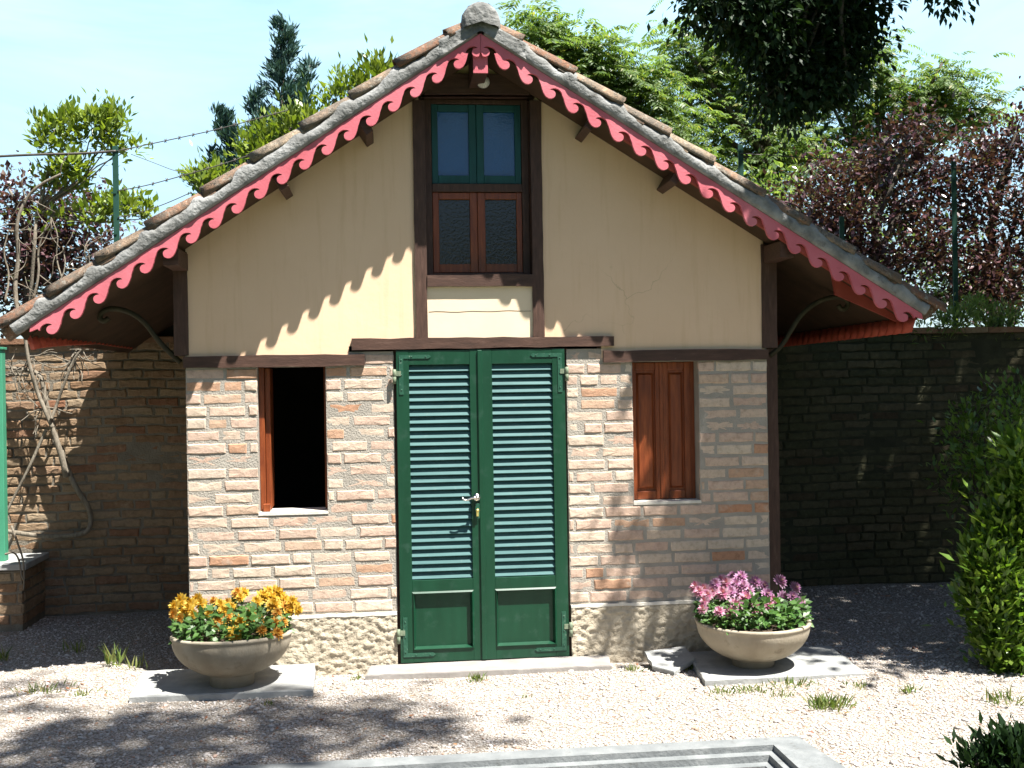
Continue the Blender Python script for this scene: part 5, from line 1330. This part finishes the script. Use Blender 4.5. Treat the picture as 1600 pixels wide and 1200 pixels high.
# big shade tree at the right whose hanging branches enter the top of the frame
def shade_tree():
    base = Vector((5.4, -1.6, 0)); fork = Vector((5.2, -1.3, 4.4))
    t_ = thing('shade_tree', base, 'large dark tree whose hanging branches come down into the top right of the photo', 'tree')
    hang = CL([(1240, -40, 100, 50, 1200, .2), (1160, 10, 70, 34, 650, 0), (1110, 0, 36, 16, 130, 0), (1240, 20, 90, 40, 1300, .3), (1320, 15, 60, 34, 650, .1), (1190, 60, 56, 36, 700, 0), (1260, 75, 60, 40, 900, .2), (1335, 60, 34, 36, 300, 0), (1230, 115, 50, 34, 550, .1), (1275, 130, 34, 34, 300, 0), (1225, 155, 26, 20, 150, 0), (1305, 100, 34, 34, 330, .2), (1200, 150, 18, 18, 70, 0), (1325, 140, 12, 18, 40, 0), (1486, -12, 22, 9, 60, 0), (1372, 2, 14, 10, 60, 0), (1090, -14, 30, 14, 110, 0)], 0.35, 2.7)
    can = []
    # shading canopy, clear of the frame; placed along the sun direction from the ground it shades
    for x, y, z, rx_, rz_, n in [(3.9, -1.1, 5.2, 1.0, 0.5, 1500), (5.0, -0.2, 5.4, 1.2, 0.6, 1900), (4.4, 0.7, 5.9, 1.2, 0.6, 1900), (6.0, -1.2, 5.2, 1.2, 0.7, 1500), (3.6, 1.0, 5.7, 0.9, 0.5, 1300),
                                 (5.6, 1.0, 5.6, 1.2, 0.7, 1600), (6.8, 0.3, 5.2, 1.1, 0.8, 1300), (4.6, -1.6, 5.6, 1.0, 0.5, 1100), (3.0, 0.2, 5.6, 0.8, 0.4, 800), (6.6, -2.2, 5.0, 1.0, 0.8, 900), (5.2, 0.4, 4.7, 1.1, 0.5, 1300), (4.6, 1.6, 5.6, 1.2, 0.6, 1300), (6.4, 1.8, 5.0, 1.2, 0.9, 1300), (4.2, 0.3, 5.6, 1.0, 0.5, 1200), (5.4, -0.9, 5.0, 1.0, 0.5, 1200), (3.9, 1.7, 5.4, 0.9, 0.4, 900), (5.0, 2.2, 5.4, 1.1, 0.6, 1200),
                                 (3.5, -1.35, 5.1, 0.6, 0.35, 700), (3.35, -0.75, 5.35, 0.6, 0.35, 700), (2.75, -1.5, 5.3, 0.42, 0.3, 260), (3.15, -1.45, 5.1, 0.42, 0.3, 320), (3.6, -0.2, 5.3, 0.7, 0.4, 800)]:
        can.append((Vector((x, y, z)), (rx_, rx_, rz_), n))
    K1, s1 = blob_leaves(hang, 0.064, 0.52, -0.5, spread=0.085)
    can = [(c + SUN * (1.2 if c.y > -0.5 else 0.5), r_, int(n * 1.5)) for c, r_, n in can]
    K2, s2 = blob_leaves(can, 0.13, 0.5, -0.2, spread=0.16)
    m4 = MB(); limb(m4, base, fork, 0.24, 0.17, 0.03, 8, 10)
    for c, d in s2:
        limb(m4, fork, c, 0.09, 0.03, 0.08)
    node = Vector((2.6, 0.25, 4.9)); limb(m4, fork, node, 0.09, 0.04, 0.05)
    for c, d in s1:
        limb(m4, node, c, 0.022, 0.006, 0.08)
        for q in d[:4]: limb(m4, c, q, 0.006, 0.003, 0.08, 4, 4)
    m4.build('trunk', M['darkbark'], t_); leaf_mesh('crown', np.concatenate([K1, K2]), M['l_dark'], t_)
shade_tree()

# tree behind the camera: throws the soft shadow across the gravel at lower left and shows in the window glass
def rear_tree(base, fork, spots, label):
    can = [(Vector((x, y, z)), (r_, r_, rz_), n) for x, y, z, r_, rz_, n in spots]
    tree('shade_tree', base, fork, can, 0.16, 'l_dark', label, 'tree', None, 0.5, 0.17, 'darkbark', 0.2, 0.0)
def above(px, py, h):                       # point at height h on the sun ray through a shaded spot of the ground
    g = G(px, py, 0); return g + SUN * (h / SUN.z)
sp_ = []
for px, py, h, r_, rz_, n in [(120, 1160, 6.0, 0.42, 0.35, 330), (230, 1140, 6.3, 0.40, 0.35, 300), (390, 1112, 6.0, 0.38, 0.3, 300), (520, 1115, 6.4, 0.40, 0.3, 330), (620, 1135, 6.2, 0.34, 0.3, 240), (300, 1175, 6.0, 0.5, 0.35, 350), (500, 1150, 6.6, 0.5, 0.35, 330), (30, 1075, 6.4, 0.30, 0.3, 150), (60, 1185, 6.2, 0.6, 0.4, 420), (700, 1150, 6.0, 0.25, 0.2, 60), (450, 1180, 6.4, 0.5, 0.4, 330)]:
    c = above(px, py, h * 2.1); sp_.append((c.x, c.y, c.z, r_ * 1.05, rz_ * 1.6, int(n * 0.42)))
for x, y, z, r_, rz_, n in [(-1.5, -7.5, 11.0, 1.3, 0.9, 900), (-3.5, -6.0, 6.8, 1.4, 1.0, 900), (-5.0, -9, 6.0, 1.8, 1.6, 1200)]: sp_.append((x, y, z, r_, rz_, n))
rear_tree(Vector((-4.6, -7.6, 0)), Vector((-3.0, -6.3, 9.0)), sp_, 'tree beside the viewer casting soft shade on the gravel at lower left')
sp_ = [(4.0, -14, 3.4, 2.4, 1.7, 1500), (7.5, -13, 5.2, 2.6, 2.2, 1300), (1.0, -15, 3.4, 2.2, 1.9, 1700), (-0.6, -15.4, 3.8, 1.6, 1.7, 1000), (2.4, -14.6, 4.3, 1.3, 1.5, 900), (6.0, -14.5, 2.4, 2.6, 1.4, 900), (10, -12, 4, 2.6, 2.4, 1000)]
rear_tree(Vector((5.5, -14, 0)), Vector((5.5, -14, 3.2)), sp_, 'dark garden tree across the yard mirrored in the gable window')

def sky_blocker(base, spots, label):  # unseen trees added around the yard to hold back sky light
    can = [(Vector(c), (r_, r_, rz_), n) for c, r_, rz_, n in spots]
    fork = Vector((base[0], base[1], 3.0))
    tree('sky_blocker_tree', Vector(base), fork, can, 0.30, 'l_dark', label, 'tree', 'unseen dark trees added to block sky light', 0.55, 0.30, 'darkbark', 0.2, 0.0, sub=26)
for (bx, by), lab in (((8.6, -1.4), 'added sky-blocking tree outside the right edge of the yard'), ((8.6, 2.0), 'added sky-blocking tree outside the right edge beside the wall'), ((8.2, -5.0), 'added sky-blocking tree to the right of the viewer'),
                      ((-6.9, -2.8), 'added sky-blocking tree outside the left edge of the yard'), ((-7.0, 0.9), 'added sky-blocking tree outside the left edge beside the wall'), ((-8.4, -6.5), 'added sky-blocking tree to the left behind the viewer'),
                      ((-6.0, -13.5), 'added sky-blocking tree far behind the viewer at left'), ((9.5, -10.5), 'added sky-blocking tree behind the viewer at right')):
    near = by > -8
    sky_blocker((bx, by, 0), [((bx + dx, by + dy, z), 1.5, 1.3, 420) for dx, dy, z in ((0, 0, 1.4), (0.4, 0.9, 2.8), (-0.3, -0.8, 2.9), (0.6, 0, 4.4), (0.2, 1.2, 4.6), (0.2, -1.2, 4.6), (0.7, 0.4, 6.2))] + ([] if near else [((bx + dx, by + dy, z), 2.4, 2.0, 600) for dx, dy, z in ((2, 0, 3), (-2, 0, 3), (1.5, 0, 6.4), (-1.5, 0, 6.4), (0, 0, 8.5))]), lab)

# shrubs at right
def shrub(name, base, clusters, L, mat, label, aspect=0.4, spread=0.07, up=0.6, cat='shrub', r0=0.03):
    t_ = thing(name, base, label, cat)
    K, subs = blob_leaves(clusters, L, aspect, up, spread=spread)
    m4 = MB()
    for c, d in subs:
        limb(m4, base, c, r0, r0 * 0.4, 0.08)
        for q in d[:3]: limb(m4, c, q, r0 * 0.35, r0 * 0.15, 0.08, 4, 5)
    m4.build('stems', M['darkbark'], t_); leaf_mesh('foliage', K, M[mat], t_); return t_
cl = CL([(1606, 715, 26, 30, 200, 0), (1598, 775, 36, 40, 420, 0), (1580, 835, 40, 40, 520, 0), (1620, 850, 50, 70, 560, .2), (1556, 890, 34, 40, 420, 0), (1552, 945, 36, 44, 420, 0), (1600, 950, 50, 60, 600, .1), (1565, 1005, 34, 36, 330, 0), (1640, 780, 40, 60, 360, .2), (1650, 950, 50, 80, 400, .2), (1590, 1045, 30, 22, 180, 0), (1530, 860, 8, 14, 16, 0), (1524, 930, 8, 14, 16, 0)], -0.75, 4.3)
b0 = G(1590, 1075, 0.0)
b0 = G(1640, 1045, 0.0)
shrub('evergreen_shrub', b0, cl, 0.072, 'l_laurel', 'sunlit bright green evergreen shrub at the right edge', 0.40, 0.055, 0.7)
cl = CL([(1540, 720, 34, 26, 300, 0), (1580, 670, 40, 30, 380, .1), (1510, 690, 34, 40, 260, .3), (1500, 760, 30, 40, 220, .4), (1580, 620, 50, 40, 350, .5), (1560, 760, 40, 40, 340, .2), (1530, 650, 40, 40, 260, .6)], 0.6)
b0 = P(1560, 950, 0.6); b0.z = 0
shrub('evergreen_shrub', b0, cl, 0.06, 'l_laurel', 'shaded green shrub behind the sunlit one near the dark wall', 0.42, 0.075, 0.5)
cl = CL([(1556, 1182, 30, 26, 380, 0), (1596, 1176, 34, 28, 420, 0), (1575, 1205, 50, 24, 500, 0), (1526, 1196, 18, 18, 160, 0), (1640, 1190, 50, 36, 400, 0)], -3.1)
b0 = P(1570, 1235, -3.1); b0.z = 0
shrub('evergreen_shrub', b0, cl, 0.055, 'l_dark', 'dark shaded shrub at the bottom right corner', 0.36, 0.030, 0.9)
cl = CL([(1500, 500, 34, 20, 420, 0), (1540, 495, 34, 22, 420, .1), (1580, 505, 40, 18, 380, .1), (1475, 512, 18, 10, 120, 0), (1440, 515, 14, 6, 60, 0)], 2.28)
b0 = P(1520, 520, 2.35)
shrub('wall_fern', b0, cl, 0.07, 'l_ail', 'tuft of green fern growing on top of the shaded wall at right', 0.25, 0.05, 0.5, 'plant', 0.008)

# weeds in the gravel
def tuft(px, py, n, h, spread, label, name='weed_tuft'):
    g = G(px, py, 0.0); g.z = gz(g.x, g.y)
    x = RNG.normal(size=n) * spread; y = RNG.normal(size=n) * spread * 0.8
    pos = np.stack([g.x + x, g.y + y, np.full(n, g.z - 0.003)], 1)
    ax = norm(np.stack([x * 4 + RNG.normal(size=n) * 0.25, y * 4 + RNG.normal(size=n) * 0.25, np.full(n, 0.8)], 1))
    L = h * RNG.uniform(0.5, 1.2, n)
    K = kites(pos, ax, unitv(n), L, np.full(n, 0.006) + L * 0.05, 0.05, 0.25)
    K = K - np.array(g)[None, None]
    o = leaf_mesh(name, K, M['grass'], None); o.location = g
    tag(o, label, 'weed', 'weeds growing in the gravel'); return o
tuft(742, 1060, 60, 0.05, 0.026, 'small grass tuft in front of the doorstep')
tuft(1293, 1104, 170, 0.075, 0.055, 'bushy green grass tuft in the gravel right of the pink flower planter')
tuft(178, 1030, 26, 0.15, 0.03, 'tall thin grass weed left of the planter with orange flowers')
tuft(210, 1034, 16, 0.10, 0.04, 'short sparse grass between the tall weed and the left slab')
tuft(355, 1088, 45, 0.05, 0.03, 'small tuft at the front edge of the left slab')
tuft(312, 1092, 22, 0.04, 0.02, 'tiny sprout at the left front edge of the slab under the orange planter')
tuft(65, 1072, 60, 0.06, 0.07, 'thin weeds in the gravel at far left')
tuft(420, 1101, 22, 0.03, 0.03, 'dark low weed in front of the right corner of the left slab')
tuft(1180, 1078, 90, 0.04, 0.06, 'low green weeds along the middle front of the right slab')
tuft(1240, 1070, 100, 0.045, 0.07, 'low green weeds along the right front of the slab under the pink planter')
tuft(1130, 1082, 60, 0.04, 0.05, 'low weeds at the left front corner of the right slab')
tuft(1420, 1085, 30, 0.06, 0.025, 'small upright weed in the gravel near the right shrub')
tuft(1075, 1042, 40, 0.05, 0.03, 'little weed between the broken slab piece and the right slab')
tuft(1570, 1098, 60, 0.08, 0.07, 'leafy weeds at the foot of the sunlit shrub')
tuft(5, 1025, 20, 0.12, 0.02, 'grass stalk at the left photo edge by the shade line')
tuft(1225, 1088, 30, 0.04, 0.04, 'sparse weeds left of the bushy grass tuft')

tuft(560, 1055, 26, 0.04, 0.03, 'tiny weed at the plinth between the left slab and the doorstep')
tuft(990, 1045, 30, 0.045, 0.03, 'tiny weed at the plinth right of the doorstep')
tuft(120, 1012, 24, 0.10, 0.05, 'sparse grass in the shade at the left below the brick wall')
tuft(130, 1085, 40, 0.045, 0.05, 'low weeds in the sunlit gravel left of the slab with orange flowers')
tuft(1340, 1075, 30, 0.04, 0.04, 'low weed at the right end of the slab under the pink flowers')
tuft(820, 1085, 14, 0.03, 0.02, 'tiny sprout in the white gravel in front of the right door')
# fallen leaves
n = 420
x = RNG.uniform(-3.6, 4.2, n); y = np.where(RNG.random(n) < 0.35, RNG.normal(-0.14, 0.10, n), RNG.uniform(-2.3, 2.2, n)); keep = ~((y > -0.04) & (x > -2) & (x < 2)) & ~((np.abs(x) < 0.8) & (y > -0.32)) & ~((x > -2.15) & (x < -1.03) & (y > -0.67)) & ~((x > 0.98) & (x < 2.3) & (y > -0.82) & (y < 0)); x, y = x[keep], y[keep]; n = len(x)
z = np.array([gz(a, b) for a, b in zip(x, y)]) + 0.016
a = RNG.uniform(0, 6.28, n); L = RNG.uniform(0.012, 0.042, n)
K = kites(np.stack([x, y, z], 1), np.stack([np.cos(a), np.sin(a), RNG.uniform(-0.2, 0.3, n)], 1), norm(unitv(n) * 0.3 + np.array([0, 0, 1.0])), L, L * 0.5, -0.1, -0.1)
tag(leaf_mesh('fallen_leaves', K, M['dryleaf'], None), 'brown fallen leaves scattered over the gravel', 'leaves', kind='stuff')
